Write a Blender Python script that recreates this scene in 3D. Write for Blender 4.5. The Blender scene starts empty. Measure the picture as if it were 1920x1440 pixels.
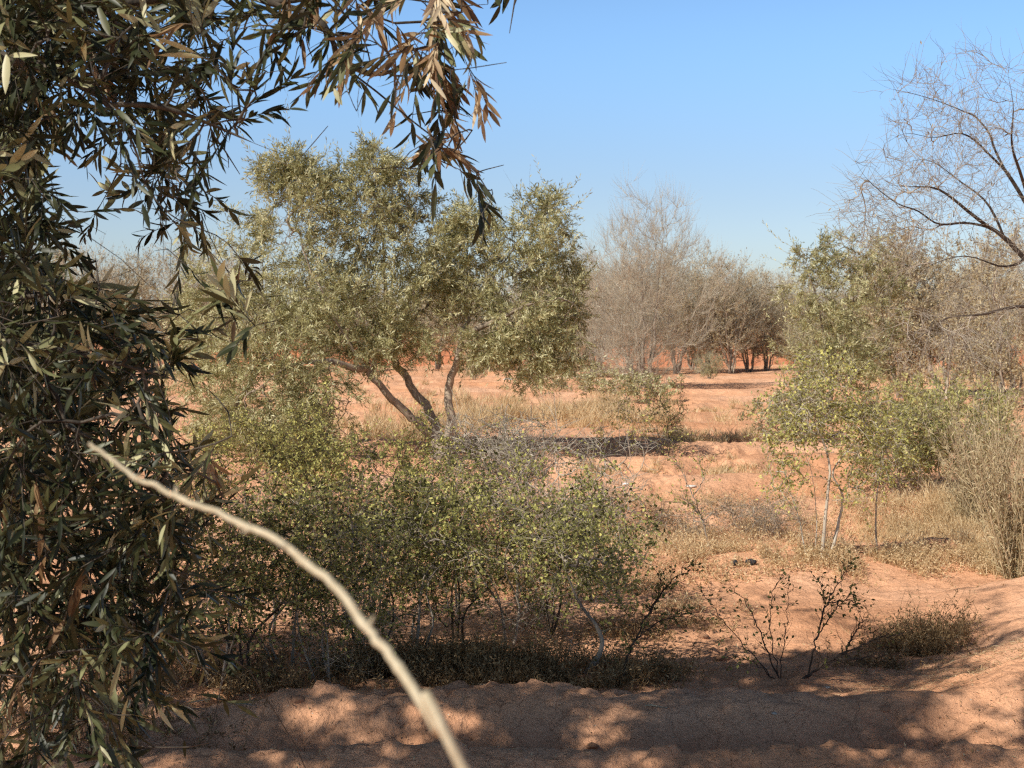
import bpy, math, numpy as np
from mathutils import Vector
S = bpy.context.scene
COL = S.collection
PI = math.pi
H = 1.7; F = 2788.0; YH = 610.0
TH = math.atan((720 - YH) / F)
CAMP = np.array([0, 0, H])
FW = np.array([0, math.cos(TH), -math.sin(TH)]); UP = np.array([0, math.sin(TH), math.cos(TH)])
SUN_AZ = math.radians(-132); SUN_EL = math.radians(40)
SUND = np.array([math.sin(SUN_AZ) * math.cos(SUN_EL), math.cos(SUN_AZ) * math.cos(SUN_EL), math.sin(SUN_EL)])

# ------------------------------------------------------------------ helpers
def nrm(v):
    return v / (np.linalg.norm(v, axis=-1, keepdims=True) + 1e-9)
def _h(ix, iy, s):
    n = (ix.astype(np.int64) * 374761393 + iy.astype(np.int64) * 668265263 + s * 974711) & 0x7fffffff
    n = ((n ^ (n >> 13)) * 1274126177) & 0x7fffffff
    return ((n ^ (n >> 16)) & 0xffff) / 65535.0
def vnoise(x, y, s=0):
    x = np.asarray(x, float); y = np.asarray(y, float)
    ix = np.floor(x); iy = np.floor(y); fx = x - ix; fy = y - iy
    fx = fx * fx * (3 - 2 * fx); fy = fy * fy * (3 - 2 * fy)
    a = _h(ix, iy, s); b = _h(ix + 1, iy, s); c = _h(ix, iy + 1, s); d = _h(ix + 1, iy + 1, s)
    return (a + (b - a) * fx) * (1 - fy) + (c + (d - c) * fx) * fy
def fbm(x, y, s=0, o=4):
    r = 0; a = .5
    for k in range(o):
        r = r + a * (vnoise(x * 2 ** k + 17.3 * k, y * 2 ** k - 9.1 * k, s + k) - .5) * 2; a *= .5
    return r
def sm(a, b, x):
    t = np.clip((x - a) / (b - a), 0, 1); return t * t * (3 - 2 * t)
def ridge(y, c, wf, wb):
    t = y - c
    return np.exp(-np.abs(t / np.where(t < 0, wf, wb)) ** 2.2)

def height(x, y):
    x = np.asarray(x, float); y = np.asarray(y, float)
    w = fbm(x * .7, y * .35, 3, 3)
    w2 = fbm(x * 2.3, y * .8, 9, 3)
    z = np.zeros(np.broadcast(x, y).shape)
    # near furrow ridges
    z = z + (.135 + .03 * w2) * ridge(y, 5.45 + .06 * w + .03 * w2, .16, .10) * (1 - .35 * sm(-.8, -1.8, x))
    a2 = (.15 + .04 * w2) * (1 - .75 * sm(-.85, -1.35, x)) * (1 - .3 * sm(1.1, 1.8, x))
    z = z + a2 * ridge(y, 6.20 + .09 * w + .04 * w2 + .12 * sm(.8, 2.4, x), .19, .42)
    z = z - .06 * ridge(y, 5.80 + .07 * w, .17, .12)
    z = z + .10 * ridge(y, 4.7 + .05 * w, .2, .16)
    # right bank and left mound
    z = z + (.31 + .05 * w2) * sm(1.75, 3.2, x - .25 * (y - 7) + .1 * w) * np.exp(-((y - 7.2) / 1.6) ** 4)
    z = z + .16 * np.exp(-((x + 2.2) / .7) ** 2 - ((y - 7) / .8) ** 2)
    # berms behind
    z = z + (.13 + .05 * w2) * ridge(y, 10.1 + .35 * w + .1 * x, .7, .55) * sm(-.2, .8, x)
    z = z + .13 * np.exp(-((x - 3.4) / .6) ** 2 - ((y - 9.0) / .35) ** 2)
    z = z + .05 * ridge(y, 8.6 + .3 * w, .5, .3)
    # far furrows
    ff = sm(11.5, 13, y) * (1 - sm(55, 75, y))
    ph = (y + .9 * w + .35 * w2) / 2.3
    z = z + ff * .15 * (np.abs(np.sin(ph * PI)) ** 2.4) * (.7 + .8 * vnoise(x * .3, y * .4, 21))
    z = z + .05 * fbm(x * .9, y * .9, 31, 3) * sm(4, 9, y)
    near = 1 - sm(18, 40, y)
    z = z + near * (.026 * fbm(x * 4.2, y * 4.2, 41, 4) + .010 * fbm(x * 13, y * 13, 43, 3))
    fr = ridge(y, 5.95, .75, .7); z = z - fr * .02 * np.maximum(0, 1 - np.abs(fbm(x * 3.1 + .3 * w2, y * 5.3, 47, 3)) * 9)
    z = z + .035 * ridge(y, 6.05, .5, .9) * (vnoise(x * 1.6, y * 3.1, 45) - .5) * 2
    z = z - .035 * ridge(y, 5.95, .45, .6) * np.maximum(0, vnoise(x * 5.1, y * 2.2, 46) - .55) * 2
    # clods
    wx = x + .05 * fbm(x * 11, y * 11, 52, 3); wy = y + .05 * fbm(x * 11, y * 11, 53, 3)
    c = sm(.66, .80, vnoise(wx * 9, wy * 9, 55)) * .016 * near
    c = c + sm(.66, .82, vnoise(wx * 21, wy * 21, 56)) * .009 * near
    patch = sm(.42, .6, vnoise(x * .8, y * .8, 60))
    z = z + c * (.45 + .9 * patch)
    return z

def at(px, py, Y):
    px = np.asarray(px, float); py = np.asarray(py, float)
    v = (720 - py) / F; u = (px - 960) / F
    d = Y / (FW[1] + v * UP[1])
    return CAMP + np.stack([d * u, d * (FW[1] + v * UP[1]), d * (FW[2] + v * UP[2])], -1)
def proj(P):
    q = P - CAMP; d = q @ FW
    return 960 + F * q[..., 0] / d, 720 - F * (q @ UP) / d, d
def gp(px, py):
    Y = 4740. / max(py - YH, 20)
    for _ in range(12):
        p = at(px, py, Y); z = float(height(p[0], p[1])); Y2 = (H - z) * Y / (H - p[2])
        Y = .5 * Y + .5 * Y2
    p = at(px, py, Y); p[2] = float(height(p[0], p[1])); return p

class Geo:
    def __init__(s): s.v = []; s.f = []; s.t = []; s.n = 0
    def add(s, V, Fc, tint=None):
        V = np.asarray(V, float).reshape(-1, 3); Fc = np.asarray(Fc, np.int64)
        s.v.append(V); s.f.append(Fc + s.n)
        s.t.append(np.full(len(V), .5) if tint is None else np.broadcast_to(np.asarray(tint, float), (len(V),)))
        s.n += len(V)
    def mesh(s, name, off, smooth):
        me = bpy.data.meshes.new(name)
        V = np.concatenate(s.v) - off
        me.vertices.add(len(V)); me.vertices.foreach_set('co', V.astype(np.float32).ravel())
        L = np.concatenate([f.ravel() for f in s.f]); sz = np.concatenate([np.full(len(f), f.shape[1]) for f in s.f])
        st = np.concatenate([[0], np.cumsum(sz)[:-1]])
        me.loops.add(len(L)); me.loops.foreach_set('vertex_index', L.astype(np.int32))
        me.polygons.add(len(sz)); me.polygons.foreach_set('loop_start', st.astype(np.int32)); me.polygons.foreach_set('loop_total', sz.astype(np.int32))
        me.polygons.foreach_set('use_smooth', np.full(len(sz), smooth))
        a = me.attributes.new('tint', 'FLOAT', 'POINT'); a.data.foreach_set('value', np.concatenate(s.t).astype(np.float32))
        me.update(calc_edges=True)
        return me

def link(o):
    COL.objects.link(o); return o
def tag(o, label=None, cat=None, group=None, kind=None):
    if label: o['label'] = label
    if cat: o['category'] = cat
    if group: o['group'] = group
    if kind: o['kind'] = kind
    return o
def thing(name, label, cat, loc, group=None):
    o = link(bpy.data.objects.new(name, None)); o.location = Vector(loc); o.empty_display_size = .2
    return tag(o, label, cat, group)
def part(name, geo, mat, parent=None, smooth=True, label=None):
    off = np.array(parent.location) if parent else np.zeros(3)
    me = geo.mesh(name, off, smooth); me.materials.append(mat)
    o = link(bpy.data.objects.new(name, me)); o.parent = parent
    if label: o['label'] = label
    return o
def dup(root, loc, rz, sc, label, group=None):
    r = root.copy(); COL.objects.link(r); r.location = Vector(loc); r.rotation_euler = (0, 0, rz); r.scale = sc
    r['label'] = label
    if group: r['group'] = group
    for ch in list(root.children):
        c = ch.copy(); COL.objects.link(c); c.parent = r
    return r

def tubes(g, P, R, k, tint=.5):
    P = np.asarray(P, float); R = np.asarray(R, float)
    m, n, _ = P.shape
    T = np.empty_like(P); T[:, 1:-1] = P[:, 2:] - P[:, :-2]; T[:, 0] = P[:, 1] - P[:, 0]; T[:, -1] = P[:, -1] - P[:, -2]
    T = nrm(T)
    ref = np.tile(np.array([.3, .2, .93]), (m, 1)); mt = nrm(P[:, -1] - P[:, 0])
    bad = np.abs((mt * ref).sum(-1)) > .75; ref[bad] = np.array([.9, .4, .1])
    e1 = nrm(ref[:, None] - (T * ref[:, None]).sum(-1, keepdims=True) * T); e2 = np.cross(T, e1)
    a = np.arange(k) * 2 * PI / k
    V = P[:, :, None] + R[:, :, None, None] * (np.cos(a)[:, None] * e1[:, :, None] + np.sin(a)[:, None] * e2[:, :, None])
    idx = np.arange(m * n * k).reshape(m, n, k)
    A = idx[:, :-1]; B = idx[:, 1:]
    Fc = np.stack([A, np.roll(A, -1, 2), np.roll(B, -1, 2), B], -1).reshape(-1, 4)
    t = np.repeat(np.broadcast_to(tint, (m,)), n * k)
    g.add(V, Fc, t)
def tube(g, pts, r0, r1, k=8, tint=.5, n=None, jit=0, rng=None, pw=1):
    pts = np.asarray(pts, float)
    P = smooth_line(pts, n or len(pts) * 4)
    if jit and rng is not None:
        J = rng.normal(0, jit, P.shape); J[0] = 0; P = P + J
    t = np.linspace(0, 1, len(P)) ** pw
    tubes(g, P[None], (r0 + (r1 - r0) * t)[None], k, tint)
    return P
def smooth_line(p, n):
    p = np.asarray(p, float); m = len(p)
    if m < 3:
        t = np.linspace(0, 1, n)[:, None]; return p[0] * (1 - t) + p[-1] * t
    q = np.vstack([2 * p[0] - p[1], p, 2 * p[-1] - p[-2]])
    u = np.linspace(0, m - 1 - 1e-6, n); i = u.astype(int); f = (u - i)[:, None]
    a, b, c, d = q[i], q[i + 1], q[i + 2], q[i + 3]
    return .5 * (2 * b + (c - a) * f + (2 * a - 5 * b + 4 * c - d) * f ** 2 + (3 * b - a - 3 * c + d) * f ** 3)
def rdir(rng, m):
    return nrm(rng.normal(size=(m, 3)))
def leaves(g, P, D, rng, L, W, tint, hi=False, bend=.15, upn=.6):
    """leaf blades: base P, direction D, length L, half width W"""
    m = len(P)
    D = nrm(D); N = nrm(rdir(rng, m) + upn * np.array([0, 0, 1.])); N = nrm(N - (N * D).sum(-1, keepdims=True) * D); Sd = np.cross(D, N)
    L = np.broadcast_to(L, (m,))[:, None, None]; W = np.broadcast_to(W, (m,))[:, None, None]
    if hi:
        u = np.array([0, .1, .3, .55, .8, 1.]); w = np.array([.1, .5, .95, 1., .65, .04]); f = .22
        cv = rng.uniform(-.6, 1.6, (m, 1)) * bend
        U = np.repeat(u, 3); V = np.stack([-w, 0 * w, w], 1).ravel(); NN = np.stack([f * w, 0 * w, f * w], 1).ravel()
        X = P[:, None] + U[None, :, None] * L * D[:, None] + V[None, :, None] * W * Sd[:, None] + NN[None, :, None] * W * N[:, None]
        X = X - (cv * (U ** 2)[None])[..., None] * L * N[:, None]
        fc = []
        for s in range(5):
            for c in range(2):
                b = s * 3 + c; fc.append([b, b + 1, b + 4, b + 3])
        k = 18
    else:
        U = np.array([0, .45, 1, .55]); V = np.array([0, 1, 0, -1.]); cv = rng.uniform(-.5, 1, (m, 1)) * bend
        X = P[:, None] + U[None, :, None] * L * D[:, None] + V[None, :, None] * W * Sd[:, None] - (cv * (U ** 2)[None])[..., None] * L * N[:, None]
        fc = [[0, 1, 2, 3]]; k = 4
    Fc = (np.array(fc)[None] + (np.arange(m) * k)[:, None, None]).reshape(-1, 4)
    g.add(X, Fc, np.repeat(np.broadcast_to(tint, (m,)), k))
def blades(g, P, D, rng, L, W, tint, droop=.35):
    m = len(P); D = nrm(D); Sd = nrm(np.cross(D, rdir(rng, m)))
    L = np.broadcast_to(L, (m,))[:, None]; W = np.broadcast_to(W, (m,))[:, None]
    side = nrm(D * np.array([1, 1, 0]) + rng.normal(0, .3, (m, 3)) * np.array([1, 1, 0]))
    dr = droop * rng.uniform(.2, 1.2, (m, 1))
    p1 = P + D * L * .55 + side * L * dr * .15; p2 = P + D * L * .95 + side * L * dr * .6 - np.array([0, 0, 1]) * L * dr * .35
    X = np.stack([P - Sd * W, P + Sd * W, p1 + Sd * W * .8, p1 - Sd * W * .8, p2], 1)
    b = (np.arange(m) * 5)[:, None]
    t = np.repeat(np.broadcast_to(tint, (m,)), 5)
    n0 = g.n
    g.add(X, np.array([[0, 1, 2, 3]]) + b, t)
    g.f.append(np.array([[3, 2, 4]]) + b + n0)

class Skel:
    """nodes grown towards targets from hand-laid limbs"""
    def __init__(s, cap=60000):
        s.P = np.zeros((cap, 3)); s.D = np.zeros((cap, 3)); s.par = np.full(cap, -1); s.lv = np.zeros(cap, int); s.A = np.zeros(cap); s.n = 0; s.paths = []
    def limb(s, pts, parent=-1, n=None, jit=0, rng=None, lv=0):
        Q = smooth_line(pts, n or len(pts) * 4)
        if jit: Q[1:] += rng.normal(0, jit, Q[1:].shape)
        if parent == -1 and s.n:                       # join to the nearest node
            parent = int(np.argmin(((s.P[:s.n] - Q[0]) ** 2).sum(1))); Q[0] = s.P[parent]
        ids = []
        pr = parent
        for i, q in enumerate(Q):
            if i == 0 and parent != -1: continue
            s.P[s.n] = q; s.par[s.n] = pr; s.lv[s.n] = lv
            s.D[s.n] = nrm(Q[min(i + 1, len(Q) - 1)] - Q[max(i - 1, 0)]); pr = s.n; ids.append(s.n); s.n += 1
        s.paths.append(([parent] if parent != -1 else []) + ids)
        return ids
    def grow(s, T, rng, seg=.25, wob=.06, up=0., curve=.4, below=0., lv=1, lift=0., anglew=0.):
        d = np.array([np.sqrt(((s.P[:s.n] - t) ** 2).sum(1).min()) for t in T]); T = T[np.argsort(d)]
        for t in T:
            V = t - s.P[:s.n]; dd = np.sqrt((V ** 2).sum(1)) + 1e-6
            c = dd + below * np.maximum(0, .25 * dd - V[:, 2])
            if anglew: c = c + anglew * dd * (1 - (V * s.D[:s.n]).sum(1) / dd)
            j = int(np.argmin(c)); L = dd[j]
            if L < seg * .3: continue
            k = max(2, min(12, int(L / seg) + 1))
            p0 = s.P[j]; ctrl = p0 + (s.D[j] * curve + np.array([0, 0, up])) * L * .6
            ctrl = .5 * ctrl + .5 * (p0 + t) / 2 + np.array([0, 0, lift * L])
            u = np.linspace(0, 1, k + 1)[:, None]
            Q = (1 - u) ** 2 * p0 + 2 * u * (1 - u) * ctrl + u * u * t
            Q[1:] += rng.normal(0, wob * L / k ** .5, Q[1:].shape) * .5
            ids = []; pr = j
            for i in range(1, k + 1):
                s.P[s.n] = Q[i]; s.par[s.n] = pr; s.D[s.n] = nrm(Q[i] - Q[i - 1]); s.lv[s.n] = lv; pr = s.n; ids.append(s.n); s.n += 1
            s.paths.append([j] + ids)
    def radii(s, r0, e=2.2, rmax=9):
        kids = np.zeros(s.n); A = np.zeros(s.n)
        for i in range(s.n):
            if s.par[i] >= 0: kids[s.par[i]] += 1
        cnt = (kids == 0).astype(float)
        for i in range(s.n - 1, -1, -1):
            if s.par[i] >= 0: cnt[s.par[i]] += cnt[i]
        e = min(3.5, max(1.6, math.log(max(cnt.max(), 2)) / math.log(rmax / r0)))
        A[kids == 0] = r0 ** e
        for i in range(s.n - 1, -1, -1):
            A[i] *= 1.0
            if s.par[i] >= 0: A[s.par[i]] += A[i]
        s.R = np.minimum(A ** (1 / e), rmax); s.kids = kids
        for p in s.paths:
            if s.lv[p[-1]] == 0 and len(p) > 2:
                q = p[1:] if s.par[p[1]] == p[0] and s.par[p[0]] != -1 and s.lv[p[0]] == 0 and p[0] != 0 else p
                t = np.linspace(0, 1, len(q)); s.R[q] *= 1 - .72 * np.clip((t - .12) / .88, 0, 1)
    def mesh(s, gthick, gthin, thr, kt=8, kn=3, rng=None):
        by = {}
        for p in s.paths:
            if len(p) < 2: continue
            P = s.P[p]; R = s.R[p].copy()
            if s.par[p[1]] == p[0]: R[0] = min(R[0], R[1] * 1.25)
            R[-1] *= .7
            th = R.max() > thr; by.setdefault((len(p), th), []).append((P, R))
        for (n, th), L in by.items():
            P = np.array([a for a, b in L]); R = np.array([b for a, b in L])
            tubes(gthick if th else gthin, P, R, kt if th else kn, np.random.RandomState(n).rand(len(P)))

def shoots(sk, ids, rng, gtw, glf, per, L, nleaf, leafL, leafW, r=.0015, spread=.7, grav=-.1, tint=(0, 1), hi=False, angle=.6, keep=None, bare=0, bend=.15, zig=0.0, clump=0., upn=.25):
    ids = np.repeat(ids, per); m = len(ids)
    if clump:
        cn = vnoise(sk.P[ids][:, 0] * 3 + 9, sk.P[ids][:, 2] * 3 + sk.P[ids][:, 1] * 2, 77); ids = ids[cn > clump]; m = len(ids)
    P0 = sk.P[ids]; D = nrm(sk.D[ids] + spread * rdir(rng, m) + np.array([0, 0, grav]))
    Ls = L * rng.uniform(.5, 1.3, m)
    n = 4; t = np.linspace(0, 1, n)
    Q = P0[:, None] + D[:, None] * (Ls[:, None] * t)[..., None] + np.array([0, 0, 1.]) * (grav * Ls[:, None] * t ** 2 * 1.0)[..., None]
    if zig: Q[:, 1:] += rng.normal(0, zig, Q[:, 1:].shape) * Ls[:, None, None]
    if keep is not None:
        k = keep(Q[:, -1]) & keep(Q[:, 2]); Q = Q[k]; D = D[k]; m = len(Q); P0 = P0[k]; Ls = Ls[k]
    if m == 0: return
    tubes(gtw, Q, np.broadcast_to(np.array([1.2, 1, .8, .5]) * r, (m, n)), 3, rng.random(m))
    j = (np.arange(nleaf) + .7) / nleaf
    fi = j * (n - 1); i0 = np.minimum(fi.astype(int), n - 2); f = (fi - i0)[None, :, None]
    B = Q[:, i0] * (1 - f) + Q[:, i0 + 1] * f
    TD = nrm(Q[:, i0 + 1] - Q[:, i0])
    per1 = nrm(np.cross(TD, rdir(rng, m)[:, None])); per2 = np.cross(TD, per1)
    ang = (np.arange(nleaf) % 2) * PI + (np.arange(nleaf) // 2 % 2) * PI / 2
    side = np.cos(ang)[None, :, None] * per1 + np.sin(ang)[None, :, None] * per2
    LD = nrm(TD * np.cos(angle) + side * np.sin(angle) + rng.normal(0, .22, TD.shape) + np.array([0, 0, grav * .5]))
    sh = rng.uniform(tint[0], tint[1], (m, 1)); tt = np.clip(sh + rng.normal(0, .15, (m, nleaf)), 0, 1)
    B = B.reshape(-1, 3); LD = LD.reshape(-1, 3); tt = tt.ravel()
    if bare: k = rng.random(len(B)) > bare; B = B[k]; LD = LD[k]; tt = tt[k]
    LL = leafL * rng.uniform(.6, 1.2, len(B))
    leaves(glf, B, LD, rng, LL, leafW * rng.uniform(.75, 1.2, len(B)), tt, hi, bend, upn)

# ------------------------------------------------------------------ materials
def nodes(name):
    m = bpy.data.materials.new(name); m.use_nodes = True; nt = m.node_tree; nt.nodes.clear()
    return m, nt, nt.nodes.new('ShaderNodeOutputMaterial')
def ramp(nt, cols):
    r = nt.nodes.new('ShaderNodeValToRGB'); e = r.color_ramp.elements
    while len(e) < len(cols): e.new(.5)
    for k, (p, c) in enumerate(cols): e[k].position = p; e[k].color = (*c, 1)
    return r
def leaf_mat(name, cols, trans=.25, rough=.5, spec=.35):
    m, nt, out = nodes(name); N = nt.nodes.new; Lk = nt.links.new
    a = N('ShaderNodeAttribute'); a.attribute_name = 'tint'; r = ramp(nt, cols); Lk(a.outputs['Fac'], r.inputs[0])
    b = N('ShaderNodeBsdfPrincipled'); b.inputs['Roughness'].default_value = rough; b.inputs['Specular IOR Level'].default_value = spec
    Lk(r.outputs[0], b.inputs['Base Color'])
    t = N('ShaderNodeBsdfTranslucent'); Lk(r.outputs[0], t.inputs[0]); mx = N('ShaderNodeMixShader'); mx.inputs[0].default_value = trans
    Lk(b.outputs[0], mx.inputs[1]); Lk(t.outputs[0], mx.inputs[2]); Lk(mx.outputs[0], out.inputs[0])
    return m
def bark_mat(name, c1, c2, sc=30, rough=.85, bump=.4):
    m, nt, out = nodes(name); N = nt.nodes.new; Lk = nt.links.new
    tc = N('ShaderNodeTexCoord'); mp = N('ShaderNodeMapping'); mp.inputs['Scale'].default_value = (1, 1, .35); Lk(tc.outputs['Object'], mp.inputs[0])
    n = N('ShaderNodeTexNoise'); n.inputs['Scale'].default_value = sc; n.inputs['Detail'].default_value = 5; Lk(mp.outputs[0], n.inputs['Vector'])
    a = N('ShaderNodeAttribute'); a.attribute_name = 'tint'
    ad = N('ShaderNodeMath'); ad.operation = 'MULTIPLY_ADD'; ad.inputs[1].default_value = .35; Lk(a.outputs['Fac'], ad.inputs[0]); Lk(n.outputs[0], ad.inputs[2])
    r = ramp(nt, [(.4, c1), (.85, c2)]); Lk(ad.outputs[0], r.inputs[0])
    b = N('ShaderNodeBsdfPrincipled'); b.inputs['Roughness'].default_value = rough; b.inputs['Specular IOR Level'].default_value = .2; Lk(r.outputs[0], b.inputs['Base Color'])
    bp = N('ShaderNodeBump'); bp.inputs['Strength'].default_value = bump; bp.inputs['Distance'].default_value = .01; Lk(n.outputs[0], bp.inputs['Height']); Lk(bp.outputs[0], b.inputs['Normal'])
    Lk(b.outputs[0], out.inputs[0])
    return m
def soil_mat(name, c1, c2, c3, fine=1.):
    m, nt, out = nodes(name); N = nt.nodes.new; Lk = nt.links.new
    tc = N('ShaderNodeTexCoord')
    def noise(sc, det=6, rough=.6):
        n = N('ShaderNodeTexNoise'); n.inputs['Scale'].default_value = sc; n.inputs['Detail'].default_value = det; n.inputs['Roughness'].default_value = rough
        Lk(tc.outputs['Object'], n.inputs['Vector']); return n
    big = noise(.45, 5); mid = noise(4, 8, .65); fin = noise(45, 6, .7)
    r = ramp(nt, [(.36, c1), (.52, c2), (.66, c3)]); Lk(big.outputs[0], r.inputs[0])
    r2 = ramp(nt, [(.3, (.86, .84, .83)), (.5, (1.04, 1.04, 1.04)), (.72, (1.16, 1.16, 1.16))]); Lk(mid.outputs[0], r2.inputs[0])
    r3 = ramp(nt, [(.32, (.88, .87, .86)), (.5, (1.04, 1.04, 1.04)), (.7, (1.14, 1.14, 1.14))]); Lk(fin.outputs[0], r3.inputs[0])
    def mul(a, b):
        x = N('ShaderNodeMix'); x.data_type = 'RGBA'; x.blend_type = 'MULTIPLY'; x.inputs[0].default_value = 1; Lk(a, x.inputs[6]); Lk(b, x.inputs[7]); return x.outputs[2]
    c = mul(mul(r.outputs[0], r2.outputs[0]), r3.outputs[0])
    # pale grit
    vo = N('ShaderNodeTexVoronoi'); vo.inputs['Scale'].default_value = 38; Lk(tc.outputs['Object'], vo.inputs['Vector'])
    pr = ramp(nt, [(.10, (1, 1, 1)), (.16, (0, 0, 0))]); Lk(vo.outputs['Distance'], pr.inputs[0])
    sep = N('ShaderNodeSeparateColor'); Lk(vo.outputs['Color'], sep.inputs[0]); gt = N('ShaderNodeMath'); gt.operation = 'GREATER_THAN'; gt.inputs[1].default_value = .86; Lk(sep.outputs[0], gt.inputs[0])
    mm = N('ShaderNodeMath'); mm.operation = 'MULTIPLY'; Lk(pr.outputs[0], mm.inputs[0]); Lk(gt.outputs[0], mm.inputs[1])
    mx = N('ShaderNodeMix'); mx.data_type = 'RGBA'; Lk(mm.outputs[0], mx.inputs[0]); Lk(c, mx.inputs[6]); mx.inputs[7].default_value = (.6, .48, .36, 1)
    b = N('ShaderNodeBsdfPrincipled'); b.inputs['Roughness'].default_value = .95; b.inputs['Specular IOR Level'].default_value = .1; Lk(mx.outputs[2], b.inputs['Base Color'])
    # relief
    ck = N('ShaderNodeTexVoronoi'); ck.feature = 'DISTANCE_TO_EDGE'; ck.inputs['Scale'].default_value = 9
    wp = N('ShaderNodeMix'); wp.data_type = 'VECTOR'; wp.inputs[0].default_value = .12; Lk(tc.outputs['Object'], wp.inputs[4]); Lk(mid.outputs['Color'], wp.inputs[5]); Lk(wp.outputs[1], ck.inputs['Vector'])
    cr = ramp(nt, [(0, (0, 0, 0)), (.035, (1, 1, 1))]); Lk(ck.outputs['Distance'], cr.inputs[0])
    def bump(h, st, dist, nrm_in=None):
        q = N('ShaderNodeBump'); q.inputs['Strength'].default_value = st; q.inputs['Distance'].default_value = dist; Lk(h, q.inputs['Height'])
        if nrm_in: Lk(nrm_in, q.inputs['Normal'])
        return q.outputs[0]
    n1 = bump(mid.outputs[0], .9, .08); n2 = bump(fin.outputs[0], .7, .011, n1); n3 = bump(cr.outputs[0], .5, .010, n2)
    gr = noise(170, 3, .7); n4 = bump(gr.outputs[0], .3 * fine, .003, n3)
    Lk(n4, b.inputs['Normal']); Lk(b.outputs[0], out.inputs[0])
    return m

M = dict(
    soil=soil_mat('red_soil', (.69, .345, .185), (.77, .415, .24), (.82, .48, .30)),
    bank=soil_mat('red_bank_soil', (.48, .175, .085), (.57, .23, .12), (.64, .31, .18)),
    nleaf=leaf_mat('shade_toned_olive_leaf', [(0, (.016, .021, .008)), (.35, (.038, .045, .017)), (.65, (.085, .092, .036)), (.85, (.24, .24, .11)), (1, (.55, .52, .30))], .14, .45, .4),  # deep shade and pale sunlit tips are put into these leaf colours
    ndry=leaf_mat('dry_olive_leaf', [(0, (.10, .06, .03)), (.35, (.28, .17, .08)), (.65, (.52, .38, .22)), (1, (.75, .63, .42))], .22, .6, .25),
    oleaf=leaf_mat('olive_leaf', [(0, (.16, .15, .055)), (.4, (.40, .37, .16)), (.75, (.62, .59, .31)), (1, (.82, .79, .50))], .35, .5, .4),
    sleaf=leaf_mat('shrub_leaf', [(0, (.08, .08, .025)), (.4, (.27, .26, .085)), (.75, (.54, .52, .17)), (1, (.84, .78, .26))], .38, .6, .12),
    gleaf=leaf_mat('lime_leaf', [(0, (.15, .155, .045)), (.5, (.40, .38, .13)), (1, (.72, .66, .27))], .3, .5, .3),
    tleaf=leaf_mat('tan_leaf', [(0, (.22, .16, .08)), (.5, (.48, .38, .21)), (1, (.70, .60, .38))], .25, .7, .2),
    straw=leaf_mat('straw', [(0, (.30, .19, .09)), (.4, (.55, .38, .20)), (.75, (.74, .55, .31)), (1, (.82, .68, .44))], .25, .7, .2),
    weed=leaf_mat('dead_weed', [(0, (.12, .075, .035)), (.5, (.33, .21, .10)), (1, (.58, .42, .23))], .2, .8, .1),
    obark=bark_mat('olive_bark', (.12, .09, .065), (.42, .34, .25), 22),
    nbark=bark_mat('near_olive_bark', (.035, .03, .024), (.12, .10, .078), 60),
    bbark=bark_mat('bare_twig_bark', (.34, .29, .21), (.66, .59, .46), 8),
    dbark=bark_mat('dark_twig_bark', (.035, .025, .02), (.11, .08, .06), 40),
    gbark=bark_mat('grey_twig_bark', (.20, .165, .13), (.50, .42, .33), 12),
    reed=bark_mat('reed_stem', (.38, .28, .16), (.70, .56, .36), 15),
    pbark=bark_mat('pale_stem_bark', (.30, .25, .19), (.58, .51, .41), 25),
    stick=bark_mat('dry_stick_bark', (.42, .34, .22), (.62, .53, .37), 120, .8, .3),
    stone=bark_mat('pale_stone', (.34, .27, .20), (.60, .53, .45), 18, .9, .6),
    rock=bark_mat('reddish_clod', (.30, .15, .085), (.44, .24, .14), 25, .95, .8),
    white=bark_mat('white_stone', (.60, .56, .50), (.80, .77, .72), 10, .9, .4),
    black=bark_mat('charred_lump', (.012, .012, .014), (.05, .05, .055), 60, .6, .8),
)

# ------------------------------------------------------------------ ground
def grid_lines(segs):
    out = [segs[0][0]]
    for a, b, s in segs:
        n = max(1, int(round((b - a) / s))); out += list(np.linspace(a, b, n + 1)[1:])
    return np.array(out)
xs = grid_lines([(-2500, -600, 300), (-600, -100, 50), (-100, -30, 5), (-30, -12, 1), (-12, -4.2, .15), (-4.2, -2.6, .05), (-2.6, 3.2, .022), (3.2, 5, .05), (5, 14, .15), (14, 30, 1), (30, 100, 5), (100, 600, 50), (600, 2500, 300)])
ys = grid_lines([(-60, -5, 5), (-5, 3, .5), (3, 4.9, .06), (4.9, 8, .018), (8, 12, .03), (12, 20, .06), (20, 45, .18), (45, 80, .8), (80, 300, 15), (300, 4000, 300)])
X, Y = np.meshgrid(xs, ys)
Z = height(X, Y)
g = Geo(); n0, n1 = len(ys), len(xs); ix = np.arange(n0 * n1).reshape(n0, n1)
g.add(np.stack([X, Y, Z], -1).reshape(-1, 3), np.stack([ix[:-1, :-1], ix[:-1, 1:], ix[1:, 1:], ix[1:, :-1]], -1).reshape(-1, 4))
tag(part('ground', g, M['soil']), kind='structure')

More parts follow.
